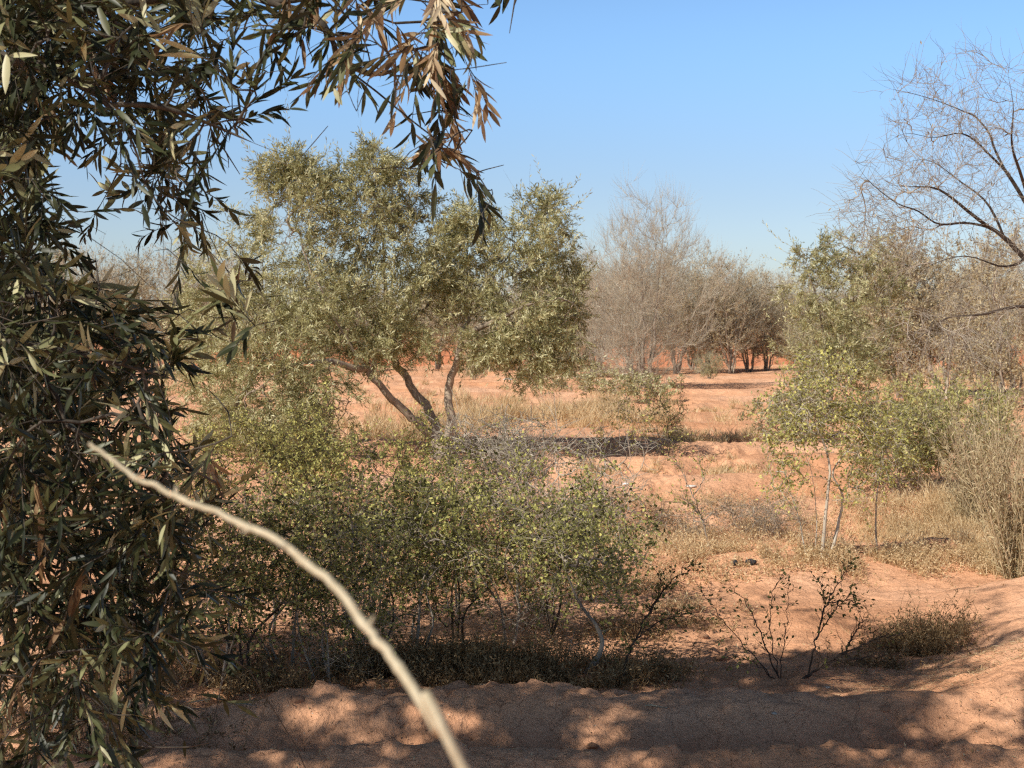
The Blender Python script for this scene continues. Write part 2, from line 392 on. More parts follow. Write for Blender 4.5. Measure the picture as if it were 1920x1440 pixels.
# far eroded earth bank
rng = np.random.default_rng(5)
bx = np.linspace(-40, 45, 500); v = np.linspace(0, 1, 26)
BX, BV = np.meshgrid(bx, v)
topz = 1.25 + .5 * fbm(BX * .22, BX * 0 + 3, 71, 4) + .12 * fbm(BX * 1.3, BX * 0, 72, 3)
prof = np.sin(np.clip(BV, 0, 1) * PI)
BZ = topz * np.clip(prof * 1.5, 0, 1) + .10 * fbm(BX * 1.5, BV * 9, 73, 4)
BY = 58 + 9 * (BV - .0) ** 1.0 + 1.2 * fbm(BX * .15, BX * 0, 74, 3) + .5 * fbm(BX * .9, BV * 5, 75, 3) * (1 - BV)
BZ[0] = -.3; BZ[-1] = -.3
g = Geo(); ix = np.arange(BX.size).reshape(BX.shape)
g.add(np.stack([BX, BY, BZ], -1).reshape(-1, 3), np.stack([ix[:-1, :-1], ix[:-1, 1:], ix[1:, 1:], ix[1:, :-1]], -1).reshape(-1, 4))
tag(part('earth_bank', g, M['bank']), kind='structure')

# ------------------------------------------------------------------ near olive tree (left foreground)
GRID = """
9987776665630
9987764445520
8777652233410
5247530123631
6225420000342
7311430000120
9631341000000
9974323000000
9986311000000
9986100000000
9986421000000
9998641000000
9999512000000
9999420000000
9999530000000
7888531000000
5676310000000
4442100000000
""".split()
GR = np.array([[int(c) for c in r] for r in GRID], float)
def cell(px, py):
    c = np.clip((np.asarray(px) // 80).astype(int), 0, 12); r = np.clip((np.asarray(py) // 80).astype(int), 0, 17)
    d = GR[r, c]; return np.where(np.asarray(px) > 1040, 0, np.where(np.asarray(px) < 0, 9, np.where(np.asarray(py) < -10, 7, d)))
rng = np.random.default_rng(11)
base = np.array([-2.35, 3.4, 0.]); base[2] = float(height(base[0], base[1]))
near = thing('olive_tree', 'dark olive tree hanging long leafy boughs across the left foreground', 'tree', base)
sk = Skel()
sk.limb([base - [0, 0, .1], base + [.05, 0, .5], base + [-.05, -.05, 1.0], base + [.1, -.1, 1.6], base + [.05, -.1, 2.3], base + [-.3, .2, 3.0], base + [-.5, .3, 3.6]], n=22)
def L(pts, n=None):                                    # pixel, pixel, distance
    return np.array([at(a, b, c) for a, b, c in pts])
bnode = lambda z: base + [.05, -.1, z]
sk.limb(np.vstack([bnode(1.9), L([(-180, 20, 3.1), (0, 30, 3.0), (220, 5, 2.95), (420, -15, 2.9), (520, 8, 2.9), (600, 38, 2.85), (645, 120, 2.85), (710, 175, 2.85), (790, 240, 2.8), (872, 300, 2.8)])]), n=40)
sk.limb(L([(640, 110, 2.85), (700, 140, 2.8), (770, 120, 2.75), (830, 90, 2.75)]), n=8)
sk.limb(L([(520, 8, 2.9), (620, -10, 2.85), (740, -5, 2.8), (850, 10, 2.8), (915, 8, 2.8)]), n=12)
sk.limb(np.vstack([bnode(1.75), L([(-150, 90, 2.9), (0, 108, 2.8), (70, 122, 2.8), (140, 150, 2.75), (200, 195, 2.7), (250, 270, 2.7), (275, 350, 2.7), (330, 410, 2.65), (420, 450, 2.65), (470, 520, 2.6), (545, 640, 2.6)])]), n=36)
sk.limb(L([(200, 195, 2.7), (300, 200, 2.7), (400, 235, 2.75), (480, 270, 2.75), (560, 300, 2.7)]), n=12)
sk.limb(np.vstack([bnode(1.4), L([(-150, 560, 2.8), (0, 560, 2.8), (120, 545, 2.75), (240, 510, 2.7), (290, 470, 2.7)])]), n=18)
sk.limb(np.vstack([bnode(1.2), L([(-150, 640, 2.7), (0, 640, 2.6), (130, 660, 2.6), (250, 690, 2.6), (390, 730, 2.6)])]), n=18)
sk.limb(np.vstack([bnode(1.0), L([(-150, 760, 2.8), (0, 780, 2.8), (150, 830, 2.8), (300, 870, 2.8), (440, 920, 2.8)])]), n=18)
sk.limb(np.vstack([bnode(.85), L([(-150, 900, 2.9), (0, 960, 2.9), (140, 1040, 2.9), (300, 1110, 2.9), (390, 1180, 2.9)])]), n=18)
sk.limb(np.vstack([bnode(.7), L([(-120, 1050, 3.0), (0, 1120, 3.0), (120, 1180, 3.0), (190, 1300, 3.0), (180, 1420, 3.0)])]), n=18)
# wide crown beyond the left and top edges of the view
sk.limb([bnode(2.2), base + [-.6, -1., 2.9], base + [-.9, -1.9, 3.4]])
sk.limb([bnode(2.0), base + [-1.0, .3, 2.6], base + [-1.9, .6, 3.1]])
sk.limb([bnode(2.2), base + [.1, 1.0, 3.3], base + [.4, 2.0, 3.9]])
sk.limb([bnode(2.3), base + [.5, .3, 3.6], base + [1.1, .8, 4.0], base + [1.6, 1.3, 4.2]])
nvis = 0; T = []
while nvis < 1150:
    px = rng.uniform(-60, 1000); py = rng.uniform(-60, 1440)
    if rng.random() < (cell(px, py) / 9) ** 1.9 * (1 if cell(px, py) > 0 else 0):
        dd = rng.uniform(2.45, 3.5) if px < 420 else rng.uniform(2.5, 3.0)
        p = at(px, py, dd)
        if p[2] < .15: continue
        T.append(p); nvis += 1
sk.grow(np.array(T), rng, seg=.06, wob=.10, curve=.5, lift=.08)
vis_end = sk.n
# crown mass out of frame, which shades the near boughs and the furrows
LIT = np.vstack([at(np.array([720, 800, 860, 920, 780, 860, 920]), np.array([20, 60, 120, 60, 180, 260, 300]), 2.8), at(np.array([60, 100, 560, 640, 420, 180, 40, 240, 330, 60, 250, 380, 120, 420]), np.array([600, 980, 640, 1360, 960, 640, 780, 1060, 1240, 1120, 60, 100, 60, 380]), np.array([2.5, 2.5, 2.6, 5.9, 2.6, 2.5, 2.5, 2.6, 2.6, 2.6, 2.6, 2.6, 2.6, 2.6]))])
_gx, _gy = np.meshgrid(np.arange(380, 1240, 75), np.arange(800, 1080, 70)); LIT = np.vstack([LIT] + [gp(a, b)[None] for a, b in ((540, 1330), (600, 1310), (660, 1375), (840, 1345), (900, 1380), (1110, 1390), (1180, 1335), (1150, 1345), (1820, 1390), (1760, 1360), (1890, 1330), (1880, 1250), (1830, 1290), (60, 1250), (1300, 1225), (1190, 1215), (1400, 1190))] + [at(_gx.ravel(), _gy.ravel(), 7.0)])
def sunny(p):                                          # would this spot shade one of the sunlit sprays?
    v = p - LIT; t = v @ SUND; d = np.sqrt(((v - t[:, None] * SUND) ** 2).sum(1)); return bool(((t > .1) & (d < .14)).any())
T2 = []
while len(T2) < 700:
    p = base + np.array([-.6, -.1, 2.3]) + rng.normal(0, 1, 3) * np.array([.9, 1.3, .95])
    if p[2] < .5: continue
    a, b, d = proj(p)
    if d > .5 and a > -120 and -60 < b < 1500: continue
    if np.linalg.norm(p - CAMP) < 1.0 or sunny(p): continue
    T2.append(p)
n_ext0 = sk.n
sk.grow(np.array(T2), rng, seg=.25, wob=.08, curve=.4)
# unseen high boughs, placed along the sun direction to shade the furrows
shade = [(560, 1400, 60), (900, 1420, 50), (1050, 1400, 50), (1300, 1360, 60), (1450, 1330, 70), (1600, 1390, 60), (1250, 1250, 60), (1120, 1230, 50), (980, 1290, 40),
         (1500, 1240, 60), (1640, 1250, 60), (1380, 1290, 60), (700, 1250, 60), (820, 1210, 60), (560, 1200, 50), (450, 1260, 50), (700, 1400, 30), (1180, 1430, 40), (1760, 1230, 30), (1500, 1430, 50), (1850, 1440, 30), (300, 1400, 50)]
T3 = []
for px, py, c in shade:
    q = gp(px, py)
    for k in range(int(c * (2.0 if py > 1280 else 1.2))):
        for tr in range(30):
            hz = rng.uniform(2.9, 4.6); s = hz / SUND[2]; p = q + SUND * s + rng.normal(0, .20, 3)
            a, b, d = proj(p)
            if (d < .3 or b < -120 or a < -150) and not sunny(p): T3.append(p); break
sk.grow(np.array(T3), rng, seg=.3, wob=.06, curve=.4, lift=.05)
sk.radii(.0010, 2.35, .11)
gt, gn, gl, gd = Geo(), Geo(), Geo(), Geo()
sk.mesh(gt, gn, .012, 8, 4)
ids = np.arange(sk.n); ids = ids[(sk.lv[:sk.n] == 1)]
vid = ids[ids < vis_end]; xid = ids[ids >= vis_end]
PX, PY, PD = proj(sk.P[vid])
def keepf(p):
    a, b, d = proj(p); c = cell(a, b); return (c > 0) & (rng.random(len(p)) < .25 + c / 7)
end = sk.kids[vid] == 0
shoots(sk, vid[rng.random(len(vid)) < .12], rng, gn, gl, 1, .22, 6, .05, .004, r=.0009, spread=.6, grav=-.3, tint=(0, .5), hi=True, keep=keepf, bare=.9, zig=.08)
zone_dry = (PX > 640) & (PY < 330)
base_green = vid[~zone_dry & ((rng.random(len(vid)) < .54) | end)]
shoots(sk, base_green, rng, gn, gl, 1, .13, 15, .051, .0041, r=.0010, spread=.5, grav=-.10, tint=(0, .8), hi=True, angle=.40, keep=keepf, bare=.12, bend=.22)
shoots(sk, vid[~zone_dry & (rng.random(len(vid)) < .06)], rng, gn, gl, 1, .13, 10, .064, .0058, r=.0011, spread=.9, grav=.15, tint=(.75, 1), hi=True, angle=.5, keep=keepf, bend=.2)  # pale tint stands in for sunlight on scattered shoots
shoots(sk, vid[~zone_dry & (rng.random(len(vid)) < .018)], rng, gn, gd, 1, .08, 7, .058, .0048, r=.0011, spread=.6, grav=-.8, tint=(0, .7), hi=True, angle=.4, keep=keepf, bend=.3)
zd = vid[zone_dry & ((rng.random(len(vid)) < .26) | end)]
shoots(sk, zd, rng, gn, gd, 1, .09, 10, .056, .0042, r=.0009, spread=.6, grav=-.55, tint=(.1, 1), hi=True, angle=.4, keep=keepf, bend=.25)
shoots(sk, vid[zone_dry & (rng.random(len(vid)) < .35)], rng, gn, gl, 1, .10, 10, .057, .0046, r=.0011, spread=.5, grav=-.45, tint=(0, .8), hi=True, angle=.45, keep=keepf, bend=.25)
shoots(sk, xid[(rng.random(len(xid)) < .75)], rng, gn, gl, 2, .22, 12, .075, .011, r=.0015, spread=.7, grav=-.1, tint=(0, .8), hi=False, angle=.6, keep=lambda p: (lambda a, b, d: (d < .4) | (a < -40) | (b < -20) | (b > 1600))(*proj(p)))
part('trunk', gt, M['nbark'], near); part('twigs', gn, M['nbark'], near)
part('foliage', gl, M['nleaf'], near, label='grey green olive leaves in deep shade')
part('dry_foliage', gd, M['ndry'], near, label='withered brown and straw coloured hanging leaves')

# ------------------------------------------------------------------ near dry stick
g = Geo(); rng = np.random.default_rng(3)
b0 = np.array([.42, .62, 0.]); b0[2] = float(height(b0[0], b0[1]))
st = thing('dry_stick', 'pale dry leafless stick arching up to the left, out of focus close to the lens', 'stick', b0)
pts = np.vstack([b0 - [0, 0, .02], [.33, .60, .6], [.16, .58, 1.15], L([(880, 1465, .56), (820, 1365, .58), (760, 1270, .60), (715, 1210, .62), (640, 1120, .64), (560, 1045, .67), (480, 990, .70), (400, 955, .72), (310, 915, .75), (240, 880, .78), (165, 825, .80)])])
P = smooth_line(pts, 90); t = np.linspace(0, 1, 90); P[40:] += np.cumsum(rng.normal(0, .0005, (50, 3)), 0)
R = .0024 - .0015 * np.clip((t - .2) / .8, 0, 1) ** 1.2; R[::9] *= 1.22
tubes(g, P[None], R[None], 8)
part('stem', g, M['stick'], st)
for k in (44, 56, 61, 66, 73, 80):
    g = Geo(); dr = nrm(rng.normal(size=3) + np.array([0, 0, .6])); tube(g, [P[k], P[k] + dr * .003, P[k] + dr * .006], .0015, .0005, 5)
    part('bud', g, M['stick'], st)

# ------------------------------------------------------------------ generic plants
def ell(rng, n, c, r):
    q = rdir(rng, n) * (rng.random((n, 1)) ** .45); return np.asarray(c) + q * np.asarray(r)
def pell(rng, n, px, py, Y, rx, ry, rd):               # ellipsoid given by its middle pixel, radii in pixels, depth radius in metres
    c = at(px, py, Y); k = Y / F; return ell(rng, n, c, (rx * k, rd, ry * k))
def olive(name, label, base, limbs, lobes, seed, trunk_r, per=3, shoot=.16, nl=12, ll=.055, lw=.0062, mat='oleaf', bark='obark', r0=.0022, group=None, tint=(0, 1), bare=.05, clump=.0, e=2.3, cat='tree', fol='foliage', seg=.14, zig=0., grav=-.05, spread=.8, frac=1., lowbare=0.):
    rng = np.random.default_rng(seed)
    t = thing(name, label, cat, base, group)
    sk = Skel()
    for i, lm in enumerate(limbs): sk.limb(lm, n=max(6, len(lm) * 4), jit=trunk_r * .12, rng=rng)
    for lb in lobes: sk.grow(lb(rng), rng, seg=seg, wob=.14, curve=.5, up=.15)
    sk.radii(r0, e, trunk_r)
    gt, gn, gl = Geo(), Geo(), Geo()
    sk.mesh(gt, gn, trunk_r * .22, 9, 3)
    ids = np.arange(sk.n); ids = ids[(sk.lv[:sk.n] == 1) & ((sk.kids == 0) | (rng.random(sk.n) < .6 * frac))]
    if lowbare:
        lo = sk.P[ids][:, 2] - base[2] < lowbare * rng.uniform(.6, 1.3, len(ids)); shoots(sk, ids[lo], rng, gn, gl, per, shoot, nl, ll, lw, r=r0 * .7, spread=1.0, grav=grav, tint=(0, .6), bare=.85, zig=zig * 1.3); ids = ids[~lo]
    shoots(sk, ids, rng, gn, gl, per, shoot, nl, ll, lw, r=r0 * (.85 if cat == 'shrub' else .6), spread=spread, grav=grav, tint=tint, bare=bare, clump=clump, zig=zig)
    if cat == 'tree':                                     # upright sprigs breaking the outline, and bare ends
        tid = ids[rng.random(len(ids)) < .06]; shoots(sk, tid, rng, gn, gl, 1, shoot * 2.1, 18, ll, lw, r=r0 * .7, spread=.45, grav=.35, tint=(.3, 1), zig=.03)
        tid = ids[rng.random(len(ids)) < .06]; shoots(sk, tid, rng, gn, gl, 1, shoot * 2.2, 8, ll, lw, r=r0 * .8, spread=.7, grav=.1, bare=.8, zig=.06)
    if gt.n: part('trunk', gt, M[bark], t)
    part('branches' if cat != 'shrub' else 'twigs', gn, M[bark], t)
    part(fol, gl, M[mat], t, smooth=False)
    return t

# centre olive: two stems leaning left, one upright on the right
bc = gp(835, 868)
Yc = bc[1]
c0 = bc - [0, 0, .08]
limbsC = [
    np.vstack([c0, L([(822, 835, Yc), (790, 800, Yc - .1), (752, 765, Yc - .2), (715, 725, Yc - .35), (690, 695, Yc - .4), (640, 620, Yc - .5), (590, 520, Yc - .5), (555, 420, Yc - .4)])]),
    L([(826, 838, Yc), (815, 790, Yc + .1), (785, 740, Yc + .2), (755, 700, Yc + .2), (735, 660, Yc + .2), (725, 580, Yc + .2), (720, 480, Yc + .1), (712, 400, Yc), (700, 320, Yc)]),
    L([(830, 850, Yc), (848, 790, Yc - .1), (842, 730, Yc), (858, 680, Yc), (868, 620, Yc + .1), (900, 560, Yc + .2), (950, 490, Yc + .3), (985, 430, Yc + .3)]),
    L([(865, 630, Yc), (930, 600, Yc - .3), (1000, 570, Yc - .5), (1060, 560, Yc - .6)]),
    L([(735, 640, Yc + .2), (770, 610, Yc + .4), (810, 560, Yc + .6), (840, 500, Yc + .7)]),
    L([(690, 695, Yc - .4), (620, 680, Yc - .8), (540, 690, Yc - 1.0), (480, 730, Yc - 1.1)]),
]
lobesC = [lambda r: np.vstack([
    pell(r, 255, 560, 430, Yc - .3, 95, 130, .8), pell(r, 255, 715, 400, Yc, 88, 110, .7), pell(r, 323, 660, 560, Yc, 150, 100, 1.1),
    pell(r, 187, 500, 640, Yc - .7, 110, 110, .8), pell(r, 187, 560, 760, Yc - 1.0, 110, 90, .6), pell(r, 204, 840, 500, Yc + .4, 95, 100, .8),
    pell(r, 255, 985, 480, Yc + .2, 105, 100, .9), pell(r, 170, 1000, 600, Yc - .2, 105, 62, .7), pell(r, 85, 1020, 400, Yc + .2, 50, 50, .4),
    pell(r, 85, 715, 310, Yc, 62, 50, .3), pell(r, 85, 540, 330, Yc - .3, 60, 50, .3), pell(r, 102, 760, 640, Yc, 90, 50, .8), pell(r, 51, 930, 650, Yc - .3, 60, 40, .5), pell(r, 130, 600, 850, Yc - 1.0, 115, 65, .6), pell(r, 120, 860, 590, Yc, 80, 80, .8), pell(r, 110, 480, 800, Yc - 1.0, 110, 100, .6), pell(r, 80, 800, 470, Yc, 100, 90, .8), pell(r, 90, 1060, 560, Yc, 60, 90, .6), pell(r, 50, 880, 420, Yc, 60, 50, .4), pell(r, 90, 1030, 650, Yc - .2, 75, 45, .5), pell(r, 90, 690, 650, Yc - .2, 90, 55, .8), pell(r, 60, 790, 420, Yc + .2, 60, 60, .5), pell(r, 60, 620, 330, Yc, 60, 50, .4), pell(r, 70, 1010, 685, Yc - .2, 90, 40, .5), pell(r, 80, 540, 900, Yc - 1.0, 120, 45, .5), pell(r, 40, 900, 660, Yc + .3, 60, 40, .4)])]
olive('olive_tree', 'wide olive tree at centre with two trunks leaning left and one upright', bc, limbsC, lobesC, 21, .115, per=3, shoot=.19, nl=13, ll=.066, lw=.0068, frac=1.3, clump=.31, r0=.0014)

# olive behind, left of the centre one
bl = gp(420, 860); Yl = bl[1]
limbsL = [np.vstack([bl - [0, 0, .08], L([(425, 800, Yl), (440, 720, Yl), (430, 640, Yl), (420, 560, Yl), (430, 500, Yl)])]),
          L([(428, 780, Yl), (480, 700, Yl + .2), (500, 620, Yl + .3), (490, 520, Yl + .3), (500, 450, Yl + .3)]),
          L([(425, 790, Yl), (380, 720, Yl), (350, 650, Yl), (330, 600, Yl)])]
lobesL = [lambda r: np.vstack([pell(r, 225, 440, 560, Yl, 110, 130, 1.0), pell(r, 180, 400, 720, Yl - .3, 105, 110, .9), pell(r, 180, 540, 600, Yl + .3, 90, 140, .8), pell(r, 90, 350, 620, Yl, 60, 80, .6), pell(r, 75, 470, 430, Yl + .2, 60, 60, .4), pell(r, 105, 470, 820, Yl - .5, 110, 60, .5)])]
olive('olive_tree', 'pale green bushy olive behind the hanging boughs, left of the centre olive', bl, limbsL, lobesL, 22, .07, per=4, shoot=.17, nl=11, ll=.060, lw=.0066, frac=1.2, clump=.25, tint=(.1, 1), r0=.0014)

# ------------------------------------------------------------------ bare upright trees
def vase(rng, n, h, r, low=.15):
    K = 22; a = rng.random(K) * 2 * PI; q = rng.random(K) ** .6
    tip = np.stack([r * q * np.cos(a), r * q * np.sin(a), h * (1 - .38 * q ** 2) * rng.uniform(.78, 1.04, K)], -1)
    k = rng.integers(0, K, n); t = (low + (1 - low) * rng.random(n) ** .85)[:, None]
    P = tip[k] * np.concatenate([t ** .75, t ** .75, t], 1) + rng.normal(0, 1, (n, 3)) * np.array([1, 1, .5]) * r * .17 * (1.15 - .7 * t)
    return P
def bare_tree(name, label, cat, base, h, r, nst, n, seed, tr=.05, r0=.0035, mat='bbark', group=None, leafy=0, lmat='tleaf', twig=.4, per=3, local=False, ll=.05, low=.15):
    rng = np.random.default_rng(seed); base = np.asarray(base, float)
    t = thing(name, label, cat, base, group)
    sk = Skel()
    for k in range(nst):
        a = k * 2 * PI / nst + rng.uniform(-.4, .4); q = r * rng.uniform(.15, .6); hh = h * rng.uniform(.6, .85)
        d = np.array([math.cos(a), math.sin(a), 0])
        o = base + d * .07 * (nst > 1) - [0, 0, .08]
        pts = [o, o + d * q * .2 + [0, 0, hh * .25], o + d * q * .55 + [0, 0, hh * .6], o + d * q + [0, 0, hh]]
        if k == 0: sk.limb(pts, n=12, jit=.03, rng=rng)
        else:
            ids = []; Q = smooth_line(pts, 12); Q[1:] += rng.normal(0, .03, Q[1:].shape); pr = -1
            for i, qq in enumerate(Q):
                sk.P[sk.n] = qq; sk.par[sk.n] = pr; sk.D[sk.n] = nrm(Q[min(i + 1, 11)] - Q[max(i - 1, 0)]); pr = sk.n; ids.append(sk.n); sk.n += 1
            sk.paths.append(ids)
    sk.grow(base + vase(rng, n, h, r, low), rng, seg=.3, wob=.10, curve=.7, up=.35, below=1.2)
    sk.radii(r0, 2.2, tr)
    gt, gn, gl = Geo(), Geo(), Geo(); sk.mesh(gt, gn, tr * .35, 7, 3)
    ids = np.arange(sk.n)[sk.lv[:sk.n] == 1]; ids = np.repeat(ids, per); m = len(ids)
    D = nrm(sk.D[ids] + .6 * rdir(rng, m) + [0, 0, .45]); Ls = twig * rng.uniform(.35, 1.2, m)
    Q = sk.P[ids][:, None] + D[:, None] * (Ls[:, None] * np.array([0, .5, 1]))[..., None]; Q[:, 2] += np.array([0, 0, .18]) * Ls[:, None]; Q[:, 1:] += rng.normal(0, .02, Q[:, 1:].shape)
    tubes(gn, Q, np.broadcast_to(np.array([1, .8, .45]) * r0 * .8, (m, 3)), 3, rng.random(m))
    part('trunk', gt, M['gbark'], t); part('branches', gn, M[mat], t)
    if leafy:
        k = rng.integers(0, m, leafy); f = rng.random((leafy, 1)); P = Q[k, 0] * (1 - f) + Q[k, 2] * f
        lowm = rng.random(leafy) < np.clip(1.25 - (P[:, 2] - base[2]) / h * .9, .1, 1); P = P[lowm]
        leaves(gl, P, rdir(rng, len(P)) + [0, 0, -.5], rng, ll * rng.uniform(.6, 1.2, len(P)), ll * .16, rng.random(len(P)))
        part('foliage', gl, M[lmat], t, smooth=False)
    return t
bm = gp(1212, 732)
bare_tree('bare_tree', 'tall leafless grey tree with fanning stems in the middle distance, right of centre', 'tree', bm, 5.2, 2.1, 7, 1300, 31, tr=.10, r0=.0030, per=4, twig=.5, low=.06)
b2 = gp(1115, 712)
bare_tree('bare_tree', 'low leafless thicket tree just left of the tall bare tree', 'tree', b2, 4.3, 1.6, 5, 600, 32, tr=.05, r0=.0034, per=4, twig=.45, low=.05)

# far trees: three kinds, copied
far0 = bare_tree('far_tree', 'x', 'tree', (0, 0, 0), 4.6, 2.0, 6, 520, 41, tr=.08, r0=.0042, per=3, leafy=13000, twig=.5, ll=.07, low=.22)
far1 = bare_tree('far_tree', 'x', 'tree', (0, 0, 0), 4.2, 2.2, 5, 520, 42, tr=.09, r0=.0042, per=3, leafy=22000, twig=.45, ll=.075, low=.24)
far2 = bare_tree('far_tree', 'x', 'tree', (0, 0, 0), 3.2, 2.2, 6, 380, 43, tr=.06, r0=.005, per=4, leafy=20000, lmat='oleaf', twig=.4, ll=.08, low=.1)
row = [(1268, 706, 0, 1.0, 'bare tan tree rising directly right of the tall bare tree'),
       (1322, 704, 1, 1.05, 'tan leafed far tree with dark short trunk against the red bank'),
       (1372, 706, 0, .92, 'slender tan tree in the far row, second right of the dark short trunk'),
       (1405, 703, 1, .9, 'bushy tan tree in the far row left of the leaning green olive'),
       (1440, 702, 0, .8, 'low tan tree at the right end of the far row by the sky gap'),
       (1180, 700, 0, .9, 'hazy bare tree standing behind the tall bare tree'),
       (1060, 702, 1, .8, 'brown scrubby tree over the red bank right of the centre olive'),
       (965, 700, 1, .75, 'brown scrubby tree over the red bank seen through the centre olive'),
       (820, 702, 1, .8, 'far brown tree glimpsed between the trunks of the centre olive'),
       (700, 704, 0, .8, 'far bare tree hidden mostly by the crown of the centre olive'),
       (600, 704, 1, .9, 'far tan tree behind the left lobes of the centre olive'),
       (380, 706, 0, 1.1, 'far bare tree seen right of the hanging boughs'),
       (300, 704, 1, 1.05, 'far tan tree in the gap of the hanging boughs'),
       (215, 702, 1, 1.1, 'far pale tree in the gap of the hanging boughs, below the palm'),
       (130, 706, 0, 1.0, 'far bare tree at left behind the hanging boughs'),
       (40, 704, 1, 1.1, 'far tan tree at the left edge behind the dark leaves'),
       (1510, 700, 0, .85, 'far bare tree behind the upright green olive on the right'),
       (1600, 702, 1, .95, 'far tan tree behind the dry leafed tree on the right'),
       (1700, 704, 0, 1.1, 'far bare tree behind the dry leafed tree, nearer the right edge'),
       (1800, 702, 1, 1.05, 'far tan tree behind the arching bare boughs'),
       (1880, 704, 0, 1.0, 'far bare tree behind the arching bare boughs at the right edge'),
       (1960, 704, 1, 1.0, 'far tan tree half cut by the right edge'),
       (1460, 690, 2, .8, 'far greenish bush under the gap in the tree line'),
       (1000, 688, 2, .9, 'far greenish bush on the bank right of the centre olive'),
       (260, 690, 2, .9, 'far greenish bush low behind the hanging boughs'),
       (900, 705, 2, .5, 'low far bush before the red bank, left of the white stones'), (1050, 712, 2, .5, 'low far bush before the red bank, right of the white stones'),
       (890, 722, 2, .32, 'low bush on the sand left of the white stones, nearer than the far row'), (1010, 728, 2, .3, 'low bush on the sand right of the white stones, nearer than the far row'), (1330, 722, 2, .26, 'small low bush on the sand in front of the dark short trunk'),
       (1530, 712, 2, .6, 'low far bush at the foot of the upright green olive'), (1640, 714, 2, .6, 'low far bush left of the dark trunked dry tree'), (1840, 714, 2, .7, 'low far bush right of the dark trunked dry tree'),
       (1120, 706, 1, .9, 'bushy far tree just left of the tall bare tree'), (1300, 700, 1, .95, 'bushy far tree behind the dark short trunk'), (1020, 690, 0, .95, 'far bare tree standing on the red bank')]
rr = np.random.default_rng(7)
used = {}
for px, py, k, sc, lab in row:
    Yd = 4740 / (py - YH); p = at(px, 650, Yd); p[2] = float(height(p[0], p[1])) if Yd < 57 else 0
    if 57 < Yd: p[2] = max(0, p[2] - .1)
    root = (far0, far1, far2)[k]
    if k not in used:
        used[k] = 1; o = root; o.location = Vector(p); o.scale = (sc, sc, sc); o['label'] = lab; o['group'] = 'far row of trees along the red bank'
    else:
        o = dup(root, p, rr.uniform(0, 6.28), (sc * rr.uniform(.85, 1.1), sc * rr.uniform(.85, 1.1), sc * rr.uniform(.9, 1.08)), lab, 'far row of trees along the red bank')
# distant tree line closing the horizon
for i in range(26):
    px = -60 + i * 80 + rr.uniform(-25, 25); Yd = rr.uniform(75, 100); p = at(px, 650, Yd); p[2] = 0
    k = rr.integers(0, 3); sc = rr.uniform(.85, 1.25)
    o = dup((far0, far1, far2)[k], p, rr.uniform(0, 6.28), (sc * 1.3, sc * 1.3, sc), 'hazy distant tree in the line that closes the horizon', 'distant tree line on the horizon')

# palm glimpsed far left
pb = at(118, 640, 95); pb[2] = 0
pt = thing('palm_tree', 'tiny distant palm crown above the far scrub at left', 'palm', pb)
g = Geo(); tube(g, [pb, pb + [.1, 0, 3.2], pb + [0, 0, 6.0]], .22, .16, 8); part('trunk', g, M['gbark'], pt)
rng = np.random.default_rng(8); g = Geo()
top = pb + [0, 0, 6.0]
for k in range(26):
    a = rng.uniform(0, 2 * PI); e = rng.uniform(-.3, 1.2); d = np.array([math.cos(a) * math.cos(e), math.sin(a) * math.cos(e), math.sin(e)])
    ax = np.array([top + d * s * 1.3 - np.array([0, 0, .55]) * s * s for s in np.linspace(0, 1, 9)])
    tubes(g, ax[None], np.full((1, 9), .015), 3)
    for s in (-1, 1):
        sd = nrm(np.cross(d, [0, 0, 1])) * s
        leaves(g, ax[1:], nrm(d * .6 + sd + np.array([0, 0, -.35])) * np.ones((8, 1)), rng, .42, .03, .2)
part('fronds', g, M['sleaf'], pt, smooth=False)

# ------------------------------------------------------------------ arching bare tree at the right edge
rng = np.random.default_rng(51)
ba = gp(2090, 960); Ya = ba[1]
arch = thing('bare_tree', 'large bare tree arching dark leafless boughs in from the right edge', 'tree', ba)
sk = Skel()
sk.limb(np.vstack([ba - [0, 0, .1], L([(2085, 860, Ya), (2060, 740, Ya), (2040, 640, Ya), (2010, 560, Ya), (1965, 520, Ya), (1925, 488, Ya), (1885, 447, Ya), (1855, 427, Ya), (1810, 418, Ya - .2), (1760, 420, Ya - .3), (1720, 395, Ya - .4), (1680, 380, Ya - .5), (1630, 340, Ya - .5), (1605, 305, Ya - .5), (1587, 265, Ya - .5)])]), n=60)
for pts in ([(2010, 560, 0), (1975, 470, .2), (1940, 410, .3), (1902, 345, .3), (1880, 315, .3), (1850, 285, .2), (1830, 265, .2), (1800, 250, .1), (1750, 258, 0), (1700, 250, 0), (1660, 268, 0)],
            [(1890, 330, .3), (1865, 280, .5), (1855, 250, .5), (1830, 220, .5), (1810, 210, .4), (1760, 190, .3), (1710, 175, .2), (1660, 163, .1), (1615, 132, 0)],
            [(1940, 410, .3), (1915, 330, 0), (1897, 270, -.2), (1900, 200, -.3), (1890, 140, -.3)],
            [(1975, 470, .2), (1990, 380, .2), (1960, 270, .2), (1930, 190, .2), (1925, 130, .2)],
            [(2040, 640, 0), (1980, 590, -.3), (1920, 575, -.5), (1880, 580, -.6), (1840, 590, -.7), (1780, 595, -.8), (1750, 615, -.8), (1700, 650, -.8), (1660, 700, -.8)],
            [(1855, 427, 0), (1820, 400, -.3), (1760, 355, -.4), (1700, 350, -.5), (1640, 345, -.5)],
            [(1885, 447, 0), (1850, 380, .2), (1800, 340, .4), (1740, 300, .5), (1680, 310, .5)],
            [(1925, 488, 0), (1880, 500, -.5), (1810, 480, -.7), (1740, 500, -.8), (1680, 545, -.8)]):
    sk.limb(L([(a, b, Ya + c) for a, b, c in pts]), n=len(pts) * 3)
